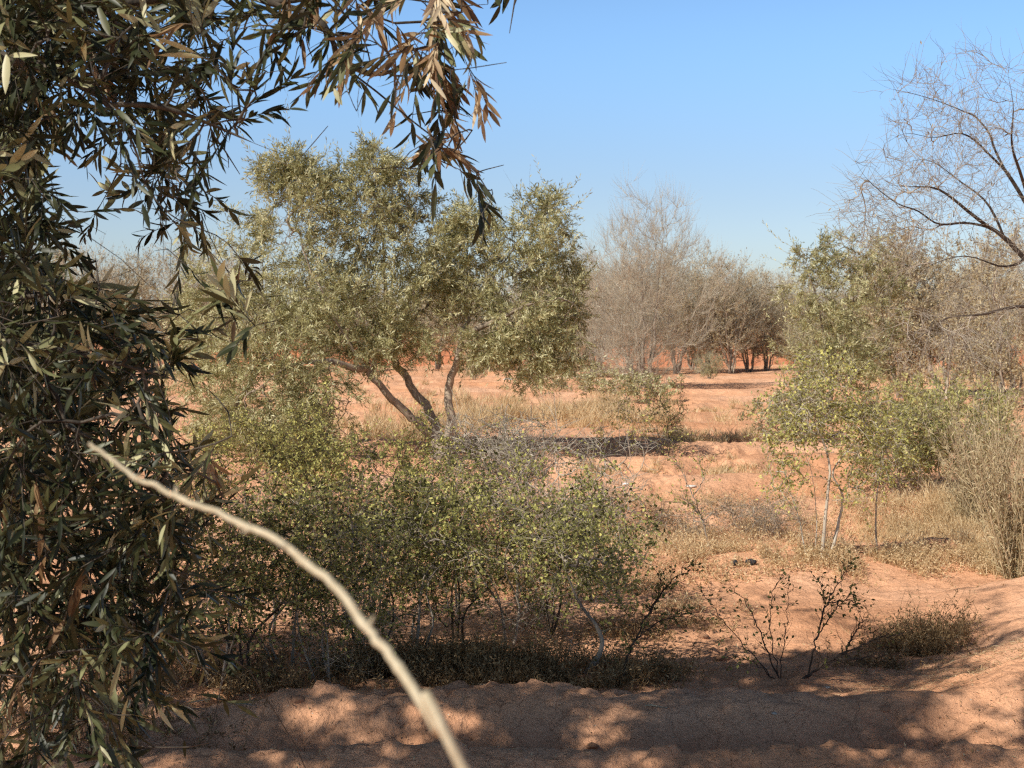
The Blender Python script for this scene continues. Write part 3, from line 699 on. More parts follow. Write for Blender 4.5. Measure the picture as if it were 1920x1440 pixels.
TT = np.vstack([pell(rng, 210, 1800, 220, Ya, 150, 130, .9), pell(rng, 190, 1740, 350, Ya - .2, 150, 110, .9), pell(rng, 120, 1930, 300, Ya, 120, 180, .9), pell(rng, 110, 1680, 440, Ya - .4, 110, 90, .6),
                pell(rng, 120, 1780, 620, Ya - .7, 140, 90, .6), pell(rng, 60, 1880, 520, Ya - .3, 100, 80, .6), pell(rng, 40, 1610, 380, Ya - .4, 40, 90, .3)])
sk.grow(TT, rng, seg=.12, wob=.12, curve=.8, up=.05, anglew=.5)
sk.radii(.0015, 2.15, .048)
gt, gn, gl = Geo(), Geo(), Geo(); sk.mesh(gt, gn, .011, 7, 4)
ids = np.arange(sk.n)[sk.lv[:sk.n] == 1]; ids = np.repeat(ids[rng.random(len(ids)) < .8], 2); m = len(ids)
PXa, PYa, _ = proj(sk.P[ids]); dn = np.where(PYa > 520, -.5, .25)
D = nrm(sk.D[ids] * .9 + .75 * rdir(rng, m)); D[:, 2] += dn; D = nrm(D); Ls = .28 * rng.uniform(.3, 1.3, m)
Q = sk.P[ids][:, None] + D[:, None] * (Ls[:, None] * np.array([0, .35, .7, 1]))[..., None]; Q[:, 1:] += rng.normal(0, .012, Q[:, 1:].shape)
tubes(gn, Q, np.broadcast_to(np.array([1, .9, .7, .4]) * .0016, (m, 4)), 3, rng.random(m))
k = rng.random(m) < .04; leaves(gl, Q[k, 3], rdir(rng, k.sum()) + [0, 0, -.8], rng, .045, .006, rng.random(k.sum()))
part('trunk', gt, M['dbark'], arch); part('branches', gn, M['gbark'], arch); part('dry_leaves', gl, M['tleaf'], arch, smooth=False)

# ------------------------------------------------------------------ right side olive and dry leafed trees
bo = gp(1560, 790); Yo = bo[1]
olive('olive_tree', 'upright green olive right of the far row, in front of the dry leafed tree', bo,
      [np.vstack([bo - [0, 0, .08], L([(1555, 700, Yo), (1540, 600, Yo), (1520, 520, Yo), (1500, 460, Yo)])]), L([(1556, 720, Yo), (1590, 640, Yo + .3), (1600, 560, Yo + .4), (1590, 480, Yo + .4)]), L([(1556, 720, Yo), (1510, 660, Yo), (1490, 600, Yo)])],
      [lambda r: np.vstack([pell(r, 220, 1570, 590, Yo, 125, 130, 1.3), pell(r, 40, 1500, 500, Yo, 28, 60, .4), pell(r, 60, 1590, 480, Yo, 70, 50, .8), pell(r, 80, 1570, 700, Yo - .4, 120, 70, 1.0), pell(r, 25, 1660, 560, Yo, 50, 80, .8)])],
      23, .08, per=5, shoot=.24, nl=12, ll=.08, lw=.009, r0=.002, seg=.2, tint=(0, .9), clump=.3)
bd = gp(1775, 752)
bare_tree('dry_tree', 'dry leafed tan tree with a dark trunk, behind the arching bare boughs', 'tree', bd, 4.3, 2.3, 4, 520, 35, tr=.13, r0=.0045, per=3, leafy=26000, twig=.4, ll=.085, low=.22)
b3 = gp(1690, 745)
bare_tree('dry_tree', 'smaller dry leafed tree between the green olive and the dark trunk', 'tree', b3, 4.0, 1.7, 4, 300, 36, tr=.06, r0=.0045, per=3, leafy=15000, twig=.4, ll=.085, low=.1)
b4 = gp(1890, 770)
bare_tree('dry_tree', 'straw coloured tree behind the reeds at the right edge', 'tree', b4, 3.6, 1.5, 5, 260, 37, tr=.06, r0=.0045, per=3, leafy=10000, twig=.4, ll=.08, low=.1)

# ------------------------------------------------------------------ shrubs
G1 = 'small leafed shrubs of the foreground thicket'
def shrub(label, bpx, bpy_, h, w, seed, n=110, stems=3, mat='sleaf', bark='dbark', ll=.024, lw=.0080, nl=7, per=2, shoot=.13, tint=(0, 1), bare=.2, name='shrub', group=None, r0=.0012, tr=.012, pxs=None, low=.04, clump=.30, frac=1.3, depth=None, zig=.24, lowbare=.3):
    h *= .93 if group == G1 else 1; w *= 1.08 if group == G1 else 1
    b = gp(bpx, bpy_); rng0 = np.random.default_rng(seed); Yb = b[1]
    limbs = []
    for k in range(stems):
        a = rng0.uniform(0, 2 * PI); q = w * rng0.uniform(.1, .6); d = np.array([math.cos(a), math.sin(a) * .7, 0])
        j = rng0.normal(0, .05 * h, (3, 3)); j[:, 2] *= .4
        limbs.append([b + d * .03 - [0, 0, .04], b + d * q * .45 + [0, 0, h * .22] + j[0], b + d * q * .9 + [0, 0, h * .42] + j[1], b + d * q * 1.1 + [0, 0, h * .62] + j[2]])
    def lob(r):
        q = ell(r, n, b + [0, 0, h * (low + .95) / 2], (w, (depth or w * .8), h * (.95 - low) / 2))
        m2 = n // 2; K = 7; a = r.random(K) * 2 * PI; rr_ = w * r.uniform(.5, 1.25, K); tp = np.stack([rr_ * np.cos(a), rr_ * np.sin(a) * .8, h * r.uniform(.55, 1.12, K)], -1)
        kk = r.integers(0, K, m2); t = r.uniform(.15, 1, (m2, 1)); q2 = b + tp[kk] * np.concatenate([t ** .7, t ** .7, t], 1) + r.normal(0, .045, (m2, 3))
        q = np.vstack([q, q2]); return q[q[:, 2] > b[2] + .03]
    return olive(name, label, b, limbs, [lob], seed, tr, per=per, shoot=shoot, nl=nl, ll=ll, lw=lw, mat=mat, bark=bark, r0=r0, tint=tint, bare=bare, clump=clump, cat='shrub', fol='leaves', seg=.07, zig=zig, frac=frac, group=group, lowbare=lowbare * h)
G1 = 'small leafed shrubs of the foreground thicket'
shrub('leafy shrub at the left end of the foreground thicket, beside the hanging olive leaves', 405, 1290, 1.2, .36, 61, group=G1, bark='gbark', n=95)
shrub('dark stemmed shrub with a thick base in the thicket just right of the hanging leaves', 475, 1305, 1.15, .36, 62, group=G1, n=95, tr=.018)
shrub('shrub of the thicket crossed by the upper part of the blurred stick', 560, 1270, 1.1, .42, 63, group=G1, bark='gbark', n=100)
shrub('shrub with one pale leaning stem above the pale mound, left of the blurred stick', 612, 1288, 1.1, .36, 64, group=G1, bark='gbark', n=84)
shrub('dense dark shrub crossed by the lower part of the blurred stick', 690, 1235, 1.1, .42, 65, group=G1, n=106)
shrub('shrub with a stout leaning stem right of the blurred stick', 765, 1245, 1.08, .42, 66, group=G1, bark='gbark', n=106, tr=.02)
shrub('round green shrub in the middle of the thicket', 860, 1210, 1.12, .46, 67, group=G1, n=117)
shrub('yellow green shrub right of the middle of the thicket', 960, 1215, 1.12, .42, 68, group=G1, bark='gbark', n=106, tint=(.2, 1))
shrub('single stemmed bright green shrub at the right end of the thicket', 1100, 1262, .95, .30, 69, group=G1, n=95, stems=1, bark='gbark', low=.35, lowbare=.1, tint=(.15, 1), tr=.014)
shrub('thin shrub behind the single stemmed one in the thicket', 1040, 1200, 1.05, .36, 70, group=G1, n=84, tint=(.15, 1))
shrub('shrub in the second row behind the left part of the thicket', 520, 1185, 1.05, .42, 161, group=G1, bark='gbark', n=84, tint=(.1, 1))
shrub('shrub in the second row behind the leaning stem of the thicket', 700, 1175, 1.0, .42, 162, group=G1, n=84, tint=(.1, 1))
shrub('shrub in the second row behind the round green shrub', 850, 1150, 1.05, .45, 163, group=G1, bark='gbark', n=84, tint=(.2, 1))
shrub('shrub in the second row behind the yellow green shrub', 980, 1140, 1.05, .45, 164, group=G1, n=84, tint=(.25, 1), bark='pbark')
shrub('sparse shrub in the second row right of the single stemmed one', 1120, 1130, .8, .36, 165, group=G1, n=72, tint=(.25, 1), bark='pbark', bare=.4)
shrub('shrub with pale bare zigzag twigs at the foot of the centre olive', 930, 985, .98, .60, 71, n=150, bark='pbark', bare=.8, nl=5, ll=.028, tint=(.3, 1), r0=.0030, low=.3, zig=.4, shoot=.2)
shrub('pale twigged spreading shrub right of the centre olive foot', 1080, 1010, .9, .6, 72, n=140, bark='pbark', bare=.7, nl=5, ll=.026, tint=(.3, 1), r0=.0026, zig=.4, shoot=.18)
shrub('green shrub behind the thicket below the left lobe of the centre olive', 480, 1010, 1.1, .7, 73, n=330, tint=(.2, 1))
shrub('yellow green shrub behind the blurred stick and under the centre olive', 640, 1020, 1.0, .7, 74, n=330, tint=(.3, 1))
shrub('low green shrub left of the centre olive trunks', 770, 1030, .9, .6, 75, n=260, tint=(.2, 1))
shrub('thin yellow leafed shrub in front of the dark shadow strip', 1190, 870, 1.0, .6, 77, n=36, tint=(.7, 1), ll=.035, lw=.010, bark='gbark', bare=.5, r0=.002)
shrub('dark twiggy shrub left of the sandy opening', 1250, 850, .95, .3, 78, n=60, bare=.5, tint=(0, .6), r0=.002)
shrub('grey green low shrub wrapped round the foot of the tall bare tree', 1195, 765, .75, .8, 79, n=110, tint=(.3, 1), low=.0, bark='gbark', ll=.06, lw=.016, r0=.003, bare=.1, mat='oleaf')
shrub('grey green bush left of the foot of the tall bare tree', 1100, 745, .9, 1.0, 80, n=120, low=.0, bark='gbark', tint=(.3, 1), ll=.07, lw=.014, r0=.003, mat='oleaf', bare=.3)
# pale stemmed shrub
bp_ = gp(1540, 1046); Yp = bp_[1]
olive('shrub', 'pale stemmed sapling with yellow green leaves standing on the sandy berm', bp_,
      [np.vstack([bp_ - [0, 0, .04], L([(1548, 960, Yp), (1556, 880, Yp), (1540, 820, Yp), (1505, 750, Yp)])]),
       np.vstack([bp_ + [.05, 0, -.04], L([(1572, 980, Yp + .1), (1580, 930, Yp + .1), (1562, 885, Yp + .1), (1600, 830, Yp + .1), (1640, 770, Yp + .1)])]),
       np.vstack([bp_ + [-.09, .04, -.04], L([(1495, 960, Yp + .2), (1465, 890, Yp + .2)])]), np.vstack([bp_ + [-.02, .1, -.04], L([(1530, 960, Yp + .2), (1522, 890, Yp + .2), (1500, 820, Yp + .2)])])],
      [lambda r: np.vstack([pell(r, 130, 1500, 790, Yp, 85, 90, .35), pell(r, 120, 1590, 780, Yp, 85, 95, .35), pell(r, 60, 1545, 700, Yp, 95, 55, .3), pell(r, 60, 1650, 840, Yp, 60, 70, .3), pell(r, 30, 1480, 900, Yp, 50, 50, .2), pell(r, 25, 1600, 910, Yp, 60, 50, .2)])],
      81, .017, per=2, shoot=.12, nl=6, ll=.026, lw=.008, mat='sleaf', bark='pbark', r0=.0016, tint=(.35, 1), bare=.2, cat='shrub', fol='leaves', seg=.08, zig=.1)
sp = gp(1645, 1040)
olive('sapling', 'thin white upright sapling right of the pale stemmed one', sp, [np.vstack([sp - [0, 0, .03], L([(1642, 960, sp[1]), (1650, 880, sp[1]), (1655, 800, sp[1])])])],
      [lambda r: pell(r, 22, 1655, 830, sp[1], 45, 60, .2)], 82, .007, per=1, nl=5, ll=.026, lw=.008, mat='sleaf', bark='pbark', r0=.0014, cat='shrub', fol='leaves', seg=.08, tint=(.3, 1))
G2 = 'lime green bushes beside the reeds'
shrub('lime green bush left of its pair, beside the pale stemmed sapling', 1690, 935, 1.0, .6, 83, mat='gleaf', per=2, n=230, ll=.05, lw=.007, nl=9, bark='gbark', group=G2, low=.05, r0=.0018)
shrub('lime green narrow leafed bush reaching toward the reeds at right', 1790, 925, 1.0, .65, 84, mat='gleaf', per=2, n=260, ll=.055, lw=.007, nl=9, bark='gbark', group=G2, low=.05, r0=.0018)
shrub('green bush behind the lime green pair, under the dry leafed trees', 1740, 850, 1.0, 1.1, 85, mat='gleaf', per=2, n=220, ll=.065, lw=.010, nl=9, bark='gbark', group=G2, low=.05, r0=.0024, tint=(.2, 1))
shrub('low olive green bush right of the sandy opening', 1480, 830, .9, .7, 86, mat='oleaf', n=150, ll=.06, lw=.010, nl=8, bark='gbark', r0=.0024, tint=(.1, .8), low=.05, bare=.3)
shrub('small dark brush clump on the berm left of the charred lumps', 1290, 1010, .30, .33, 87, n=130, bark='gbark', mat='weed', ll=.02, lw=.004, bare=.4, low=.0, tint=(0, .5))
shrub('grey dead brush lying between dark clump and pale stemmed sapling', 1425, 1005, .30, .42, 88, n=130, bark='gbark', mat='weed', ll=.018, lw=.003, bare=.7, low=.0, tint=(0, .6))

# reeds at the right edge
rng = np.random.default_rng(91)
for (px, py, h, sp_, n, lab) in ((1905, 1078, 1.28, .22, 160, 'tall dry reedy bush at the right edge beside the sandy mound'), (1835, 985, 1.0, .26, 130, 'dry reedy bush between the lime green bushes and the right edge')):
    b = gp(px, py); t = thing('reed_bush', lab, 'bush', b, 'dry reedy bushes at the right')
    gs, gf = Geo(), Geo()
    a = rng.random(n) * 2 * PI; q = sp_ * rng.random(n) ** .6
    P0 = b + np.stack([q * np.cos(a) * .5, q * np.sin(a) * .5, np.full(n, -.03)], -1)
    D = nrm(np.stack([np.cos(a) * q * 1.1 + rng.normal(0, .12, n), np.sin(a) * q + rng.normal(0, .12, n), np.full(n, 1.)], -1)); Ls = h * rng.uniform(.5, 1.1, n)
    tt = np.array([0, .33, .66, 1]); Q = P0[:, None] + D[:, None] * (Ls[:, None] * tt)[..., None] + (D * [1, 1, 0])[:, None] * (Ls[:, None] * tt ** 2)[..., None] * .35
    Q[:, 1:] += rng.normal(0, .028, Q[:, 1:].shape)
    tubes(gs, Q, np.broadcast_to(np.array([1.2, 1, .8, .4]) * .0022, (n, 4)), 3, rng.random(n))
    m = n * 46; k = rng.integers(0, n, m); f = rng.random(m) ** 1.5 * 2.99; i = f.astype(int); fr = (f - i)[:, None]; P = Q[k, i] * (1 - fr) + Q[k, i + 1] * fr
    leaves(gf, P, D[k] * .8 + .8 * rdir(rng, m), rng, .052 * rng.uniform(.6, 1.3, m), .0042, np.clip(rng.normal(.55, .25, m), 0, 1))
    part('stems', gs, M['reed'], t); part('leaves', gf, M['tleaf'], t, smooth=False)

# ------------------------------------------------------------------ foreground saplings
def sapling(label, branches, seed, Yd, leaf=6, r=.006, bark='dbark', name='sapling', nt=3, twl=.10, tip=None, tint=(0, .6)):
    rng = np.random.default_rng(seed); px, py = branches[0][0]; b = gp(px, py); t = thing(name, label, name.split('_')[-1], b)
    gs, gf = Geo(), Geo()
    for i, br in enumerate(branches):
        Yb = b[1]; pts = np.array([at(a, c, Yb + rng.uniform(-.05, .05)) for a, c in br])
        if i == 0 or br[0] == branches[0][0]: pts[0] = b - [0, 0, .03]
        P = tube(gs, pts, r * (1 if i == 0 else .7), r * .25, 6, n=len(br) * 6, jit=.004, rng=rng, tint=.3)
        for k in range(len(P) // 5, len(P)):
            if rng.random() < .8:
                for _ in range(nt - 1):
                    d = nrm(nrm(P[min(k + 1, len(P) - 1)] - P[k - 1]) + .9 * rdir(rng, 1)[0]); l = twl * rng.uniform(.3, 1.2)
                    Q = tube(gs, [P[k], P[k] + d * l * .5 + rng.normal(0, .008, 3), P[k] + d * l], r * .22, r * .10, 3, n=5)
                    m = rng.integers(0, leaf + 1)
                    if m: leaves(gf, Q[rng.integers(1, 5, m)], d + .9 * rdir(rng, m), rng, .022, .0062, rng.uniform(*tint, m))
    part('stems', gs, M[bark], t)
    if gf.n: part('leaves', gf, M['sleaf'], t, smooth=False)
sapling('dark thin leaning sapling right of the thicket', [[(1160, 1285), (1178, 1228), (1210, 1160), (1250, 1100), (1295, 1055)], [(1210, 1160), (1230, 1130), (1240, 1080)], [(1190, 1200), (1230, 1170), (1290, 1150)]], 101, 7, leaf=5, r=.0065)
sapling('sparse leaning sapling with small green leaves on open sand', [[(1335, 1030), (1318, 980), (1300, 930), (1278, 885), (1262, 855)], [(1318, 980), (1300, 950), (1275, 930)], [(1300, 930), (1318, 900), (1310, 860)]], 105, 11, leaf=7, r=.007, bark='gbark', tint=(.3, 1), twl=.2)
sapling('many stemmed thorny sapling in front of the open sand', [[(1462, 1272), (1430, 1200), (1405, 1140), (1378, 1105)], [(1462, 1272), (1400, 1215), (1345, 1150), (1300, 1085)], [(1462, 1272), (1470, 1200), (1476, 1150), (1478, 1100)], [(1462, 1272), (1445, 1180), (1450, 1110), (1470, 1075)], [(1462, 1272), (1410, 1240), (1370, 1230)]], 102, 7, leaf=3, r=.0042, tint=(.1, .9))
sapling('upright dark sapling with drooping tip leaves', [[(1515, 1272), (1530, 1200), (1552, 1130), (1575, 1090), (1592, 1060)], [(1530, 1200), (1560, 1150), (1600, 1110)], [(1552, 1130), (1590, 1125), (1610, 1140)], [(1535, 1190), (1545, 1130), (1540, 1090)]], 103, 7, leaf=4, r=.0048)
sapling('black fallen branch lying up to the right by the dark sapling', [[(1490, 1276), (1530, 1255), (1580, 1228), (1640, 1200), (1690, 1188)], [(1580, 1228), (1600, 1190), (1620, 1160)], [(1560, 1238), (1610, 1235), (1660, 1230)]], 104, 7, leaf=1, r=.0075, name='fallen_branch', tint=(0, .3))

# ------------------------------------------------------------------ grass and weeds
rng = np.random.default_rng(111)
def patch(g, px, py, rx, ry, n, h, w, lean=.5, tint=(0, 1), droop=.35, cl=.55):
    c = gp(px, py); K = max(6, n // 45); q = rng.normal(0, .5, (K * 2, 2)) * [rx, ry]; cx = c[0] + q[:, 0]; cy = c[1] + q[:, 1]
    k = vnoise(cx * 2.2, cy * 1.6, 88) + .35 * vnoise(cx * 9, cy * 9, 89) > cl + .1; cx = cx[k][:K]; cy = cy[k][:K]
    if not len(cx): return
    i = rng.integers(0, len(cx), n); sg = h * rng.uniform(.12, .45, len(cx))[i]; x = cx[i] + rng.normal(0, 1, n) * sg; y = cy[i] + rng.normal(0, 1, n) * sg; th = rng.uniform(.55, 1.25, len(cx))[i]
    P = np.stack([x, y, height(x, y) - .01], -1)
    D = rdir(rng, n) * lean; D[:, 2] = 1
    hh = th * h * rng.uniform(.35, 1.15, n) * (.6 + .7 * vnoise(x * 3, y * 3, 90))
    blades(g, P, D, rng, hh, w * rng.uniform(.6, 1.3, n), np.clip(rng.uniform(*tint, n), 0, 1), droop)
gg = Geo()
for a in [(1000, 800, 2.4, 1.8, 9000, .36, .0035), (960, 775, 3.0, 2.0, 4000, .34, .005), (880, 810, 1.5, 1.2, 5000, .38, .004), (1130, 790, 1.5, 2.2, 5000, .35, .005), (1300, 880, 1.3, .5, 2500, .14, .004), (1340, 830, 1.2, .6, 3000, .2, .004),
          (1360, 770, 2.0, 2.0, 2500, .16, .005), (1700, 790, 3, 1.5, 5000, .3, .006), (760, 820, 1.3, 1.2, 3500, .3, .005), (1870, 720, 4, 4, 3500, .6, .009), (1500, 735, 5, 4, 500, .25, .007), (1000, 735, 3, 3, 700, .3, .007), (750, 740, 4, 4, 1000, .25, .007),
          (1780, 1000, .55, .45, 6000, .17, .0022), (1850, 960, .5, .5, 4000, .2, .0024), (1700, 1010, .5, .3, 3000, .12, .002), (1890, 1060, .25, .3, 2500, .16, .002)]:
    patch(gg, *a, tint=(.35, 1))
tag(part('dry_grass', gg, M['straw'], smooth=False), 'pale straw coloured dry grass growing in patches over the sand', 'grass', kind='stuff')
gw = Geo()
def weeds(g, px, py, rx, ry, n, h, tint=(0, 1), ll=.022, lw=.004, dens=1.):
    """wiry dead weeds: a few bent stems with curled leaves"""
    n = int(n * dens); c = gp(px, py); q = rng.normal(0, .62, (n, 2)) * [rx, ry]; x = c[0] + q[:, 0]; y = c[1] + q[:, 1]
    k = vnoise(x * 5, y * 5, 98) * .6 + vnoise(x * 13, y * 13, 99) * .4 > .42; x = x[k]; y = y[k]; n = len(x); P = np.stack([x, y, height(x, y) - .01], -1)
    D = rdir(rng, n) * .8; D[:, 2] = 1; D = nrm(D); Ls = h * rng.uniform(.25, 1.0, n) * (.5 + 1.1 * vnoise(x * 6, y * 6, 97)) * np.where(rng.random(n) < .05, 1.7, 1)
    Q = P[:, None] + D[:, None] * (Ls[:, None] * np.array([0, .35, .7, 1]))[..., None]; Q[:, 1:] += rng.normal(0, .012, Q[:, 1:].shape)
    tubes(g, Q, np.broadcast_to(np.array([1, .9, .7, .5]) * .0013, (n, 4)), 3, rng.uniform(*tint, n))
    m = n * 6; kk = rng.integers(0, n, m); f = rng.random(m) * 2.99; i = f.astype(int); fr = (f - i)[:, None]
    leaves(g, Q[kk, i] * (1 - fr) + Q[kk, i + 1] * fr, D[kk] * .5 + rdir(rng, m), rng, ll * rng.uniform(.5, 1.3, m), lw, np.clip(rng.uniform(*tint, m), 0, 1), bend=.5)
for a in [(1200, 1035, .9, .5, 1600, .17), (1400, 1040, .6, .3, 900, .13), (1560, 1050, .8, .25, 1700, .14), (1690, 1045, .4, .25, 700, .12), (1330, 1000, .8, .5, 900, .15), (1620, 960, 1.0, .6, 1500, .2), (1250, 960, .8, .6, 700, .16), (1500, 1000, .8, .5, 900, .15),
          (1180, 1100, .3, .2, 350, .1), (1300, 1140, .25, .15, 200, .08), (1880, 1010, .4, .4, 700, .2), (1860, 1070, .3, .2, 500, .14), (1350, 1085, .3, .1, 120, .08)]:
    weeds(gw, *a, tint=(.3, 1))
tag(part('dry_weeds', gw, M['straw'], smooth=False), 'wiry straw coloured dead weeds along the sandy berm', 'weeds', kind='stuff')
gk = Geo()
for a in [(950, 1270, .55, .25, 2200, .17), (1040, 1280, .45, .2, 1300, .15), (850, 1255, .4, .2, 1300, .16), (700, 1250, .5, .25, 1300, .15), (560, 1260, .5, .25, 1200, .16), (430, 1300, .5, .25, 1300, .17), (1110, 1285, .2, .12, 500, .11), (1220, 1270, .13, .1, 300, .12), (1700, 1230, .2, .22, 1300, .2), (1745, 1205, .15, .18, 500, .17), (1650, 1250, .2, .12, 250, .1), (1180, 1190, .3, .2, 400, .09), (1300, 1170, .2, .1, 150, .08), (60, 1400, .5, .3, 900, .12), (200, 1400, .4, .2, 500, .1), (800, 1100, .8, .5, 1200, .15), (1000, 1090, .8, .5, 1200, .14), (600, 1100, .8, .5, 1200, .15)]:
    weeds(gk, *a, tint=(.1, 1), dens=.75)
tag(part('brown_weeds', gk, M['weed'], smooth=False), 'brown dead weeds matted under the thicket and in the furrow hollow', 'weeds', kind='stuff')
# leaf litter
gl_ = Geo(); n = 9000
x = rng.uniform(-3.2, 4, n); y = 5.0 + 8 * rng.random(n) ** 1.4; k = vnoise(x * 1.7, y * 1.7, 123) + .4 * vnoise(x * 8, y * 8, 124) > .62; x = x[k]; y = y[k]
P = np.stack([x, y, height(x, y) + .004], -1); D = rdir(rng, len(x)); D[:, 2] *= .15
leaves(gl_, P, D, rng, rng.uniform(.008, .035, len(x)), rng.uniform(.0012, .004, len(x)), rng.random(len(x)), upn=4)
n = 5200; x = rng.normal(2.35, .45, n); y = rng.normal(7.0, .5, n); k = vnoise(x * 4, y * 4, 125) > .4; x = x[k]; y = y[k]
P = np.stack([x, y, height(x, y) + .005], -1); D = rdir(rng, len(x)); D[:, 2] *= .2
leaves(gl_, P, D, rng, rng.uniform(.01, .05, len(x)), rng.uniform(.001, .003, len(x)), rng.random(len(x)), upn=3)
n = 5200; x = rng.uniform(-1.6, 2.4, n); y = rng.uniform(5.3, 7.4, n); P = np.stack([x, y, height(x, y) + .004], -1); D = rdir(rng, n); D[:, 2] *= .3
leaves(gl_, P, D, rng, rng.uniform(.006, .022, n), rng.uniform(.001, .004, n), rng.random(n), upn=3)
tag(part('leaf_litter', gl_, M['straw'], smooth=False), 'scattered dry leaf litter and straw bits on the red soil', 'litter', kind='stuff')

# ------------------------------------------------------------------ stones and clods
def stone(name, label, cat, px, py, w, d, h, seed, mat, group=None, ang=True, sink=.3):
    c = gp(px, py); rng = np.random.default_rng(seed); nu, nv = 20, 12
    U, V = np.meshgrid(np.arange(nu) * 2 * PI / nu, np.linspace(.02, PI - .02, nv))
    D = np.stack([np.cos(U) * np.sin(V), np.sin(U) * np.sin(V), np.cos(V)], -1)
    r = np.ones(U.shape)
    for k in range(14):                                  # flat facets
        ax = nrm(rng.normal(size=3)); cut = rng.uniform(.62, .95); dt = D @ ax; r = np.minimum(r, np.where(dt > .01, cut / np.maximum(dt, .01), 9))
    r = r + rng.normal(0, .012, r.shape)
    P = D * r[..., None] * np.array([w, d, h]) / 2
    a = rng.uniform(-.5, .5); P = np.stack([P[..., 0] * math.cos(a) - P[..., 1] * math.sin(a), P[..., 0] * math.sin(a) + P[..., 1] * math.cos(a), P[..., 2]], -1)
    loc = c + [0, 0, h * (.5 - sink)]
    g = Geo(); ix = np.arange(U.size).reshape(U.shape); R = np.roll(ix, -1, 1)
    g.add(P.reshape(-1, 3) + loc, np.stack([ix[:-1], R[:-1], R[1:], ix[1:]], -1).reshape(-1, 4))
    g.f.append(ix[:1, ::1]); g.f.append(ix[-1:, ::-1])
    me = g.mesh(name, loc, True); me.materials.append(M[mat]); o = link(bpy.data.objects.new(name, me)); o.location = Vector(loc)
    tag(o, label, cat, group)
stone('stone', 'rounded tan stone sitting on the crest of the nearest furrow', 'stone', 1018, 1399, .055, .04, .028, 1, 'stone')
stone('stone', 'flat grey stone in the shade behind the furrow, left of centre right', 'stone', 1230, 1303, .055, .05, .022, 2, 'stone')
stone('stone', 'small pale stone on the furrow face below the black fallen branch', 'stone', 1452, 1335, .028, .02, .014, 3, 'stone')
stone('stone', 'small flat pale stone in the shade right of the black fallen branch foot', 'stone', 1552, 1290, .036, .03, .014, 4, 'stone')
stone('stone', 'white stone, larger of the pair before the red bank', 'stone', 952, 719, .42, .3, .26, 5, 'white', 'white stones before the red bank')
stone('stone', 'white stone, smaller of the pair before the red bank', 'stone', 972, 719, .28, .2, .16, 6, 'white', 'white stones before the red bank')
stone('stone', 'small pale stone on the open sand below the grass patch', 'stone', 1172, 912, .09, .06, .035, 7, 'white')
stone('stone', 'flat pale stone on the open sand right of the sparse leaning shrub', 'stone', 1295, 912, .12, .08, .035, 8, 'white')
stone('charred_lump', 'jagged charred black lump on the sand, left of the pair', 'lump', 1377, 1060, .055, .04, .05, 9, 'black', 'charred lumps on the sand', sink=.15)
stone('charred_lump', 'wider charred black lump on the sand, right of the pair', 'lump', 1408, 1060, .085, .05, .055, 10, 'black', 'charred lumps on the sand', sink=.15)
stone('charred_lump', 'tiny charred bit on the sand below the two black lumps', 'lump', 1364, 1076, .02, .02, .02, 11, 'black', sink=.2)
for i, (px, py, s, lab) in enumerate([(1355, 1236, .085, 'reddish clod of earth at the shadow edge left of the many stemmed sapling'), (1110, 1395, .06, 'reddish clod on the nearest furrow right of the tan stone'), (1490, 1310, .07, 'reddish clod under the black fallen branch'),
                                      (1275, 1275, .06, 'reddish clod in the shade right of the flat grey stone'), (560, 1345, .06, 'reddish clod at the left end of the furrow face'), (1320, 1195, .06, 'reddish clod in dappled light right of the leaning dark sapling'),
                                      (1240, 1240, .05, 'small reddish clod in the dappled shade behind the furrow'), (1660, 1330, .05, 'small reddish clod on the furrow crest at right'), (1420, 1215, .045, 'small reddish clod behind the many stemmed sapling')]):
    stone('earth_clod', lab, 'clod', px, py, s, s * .8, s * .55, 30 + i, 'rock', 'clods of red earth', sink=.4)
# pale bit of driftwood
c = gp(1222, 1322); g = Geo(); tube(g, [c + [-.05, 0, .004], c + [-.01, .01, .016], c + [.03, .0, .012], c + [.07, .01, .004]], .004, .0015, 6, n=10)
tube(g, [c + [-.01, .01, .014], c + [-.03, -.01, .02]], .003, .001, 5, n=4)
o = part('wood_scrap', g, M['stick']); tag(o, 'pale curved scrap of dead wood on the furrow crest below the flat grey stone', 'twig')

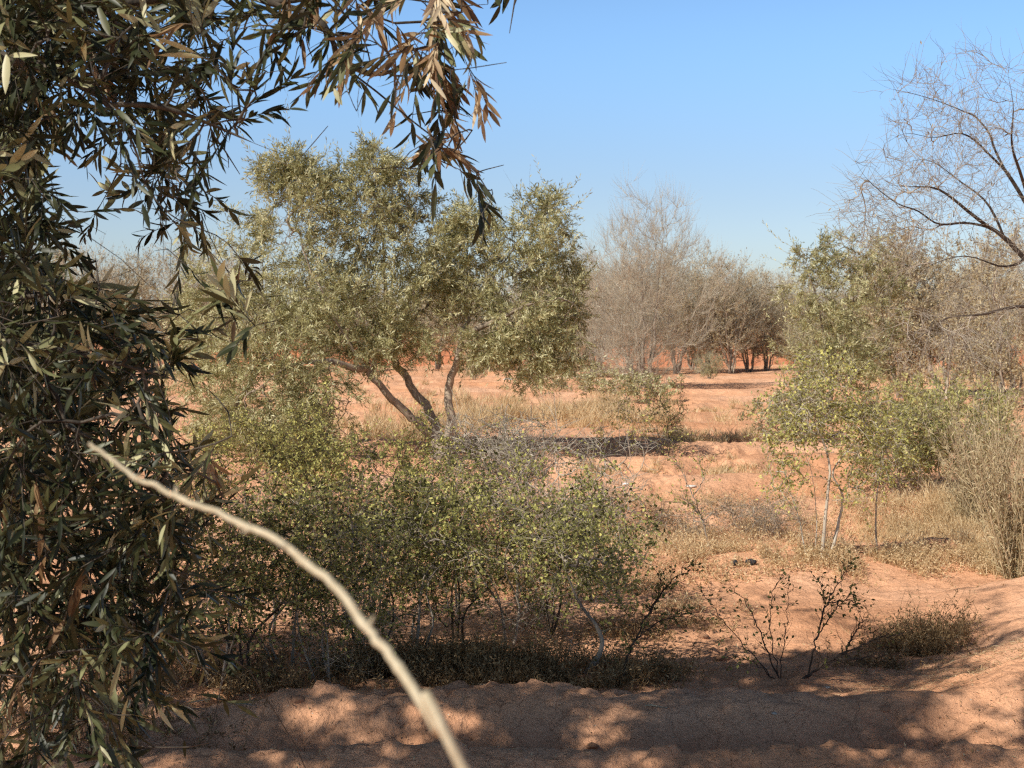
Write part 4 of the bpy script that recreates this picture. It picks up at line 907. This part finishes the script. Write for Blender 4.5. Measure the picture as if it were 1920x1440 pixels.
# ------------------------------------------------------------------ light, sky, camera
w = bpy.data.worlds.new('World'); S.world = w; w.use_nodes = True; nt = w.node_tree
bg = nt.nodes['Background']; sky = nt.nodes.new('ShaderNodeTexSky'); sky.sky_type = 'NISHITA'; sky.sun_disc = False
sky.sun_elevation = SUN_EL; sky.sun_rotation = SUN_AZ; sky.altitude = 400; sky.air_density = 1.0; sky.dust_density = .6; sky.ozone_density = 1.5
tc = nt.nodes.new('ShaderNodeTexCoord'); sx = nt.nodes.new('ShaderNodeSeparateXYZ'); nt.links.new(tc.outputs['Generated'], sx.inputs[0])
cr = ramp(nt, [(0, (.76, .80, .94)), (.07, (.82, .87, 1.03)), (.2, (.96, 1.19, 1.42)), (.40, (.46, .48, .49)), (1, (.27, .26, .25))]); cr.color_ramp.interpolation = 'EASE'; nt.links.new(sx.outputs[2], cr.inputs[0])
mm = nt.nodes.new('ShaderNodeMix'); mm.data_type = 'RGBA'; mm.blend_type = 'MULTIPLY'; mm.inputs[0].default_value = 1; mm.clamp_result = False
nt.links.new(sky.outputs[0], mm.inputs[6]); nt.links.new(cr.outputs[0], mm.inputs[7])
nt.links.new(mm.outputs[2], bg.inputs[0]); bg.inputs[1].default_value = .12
sl = bpy.data.lights.new('sun', 'SUN'); sl.energy = 5.0; sl.angle = math.radians(.53); sl.color = (1, .945, .85)
so = link(bpy.data.objects.new('sun', sl)); so.rotation_euler = Vector(-SUND).to_track_quat('-Z', 'Y').to_euler()
so.location = (-10, -5, 12)
cd = bpy.data.cameras.new('camera'); cam = link(bpy.data.objects.new('camera', cd)); S.camera = cam
cam.location = (0, 0, H); cam.rotation_euler = (PI / 2 - TH, 0, 0)
cd.sensor_width = 36; cd.lens = 36 * F / 1920; cd.clip_start = .05; cd.clip_end = 9000
cd.dof.use_dof = True; cd.dof.focus_distance = 5; cd.dof.aperture_fstop = (cd.lens / 1000) / .0036
S.view_settings.view_transform = 'Standard'; S.view_settings.look = 'None'; S.view_settings.exposure = 0; S.view_settings.gamma = 1
S.cycles.max_bounces = 6; S.cycles.diffuse_bounces = 3; S.cycles.transmission_bounces = 3; S.cycles.transparent_max_bounces = 4
S.cycles.use_denoising = False
S.cycles.filter_width = 1.2
S.cycles.sample_clamp_indirect = 6
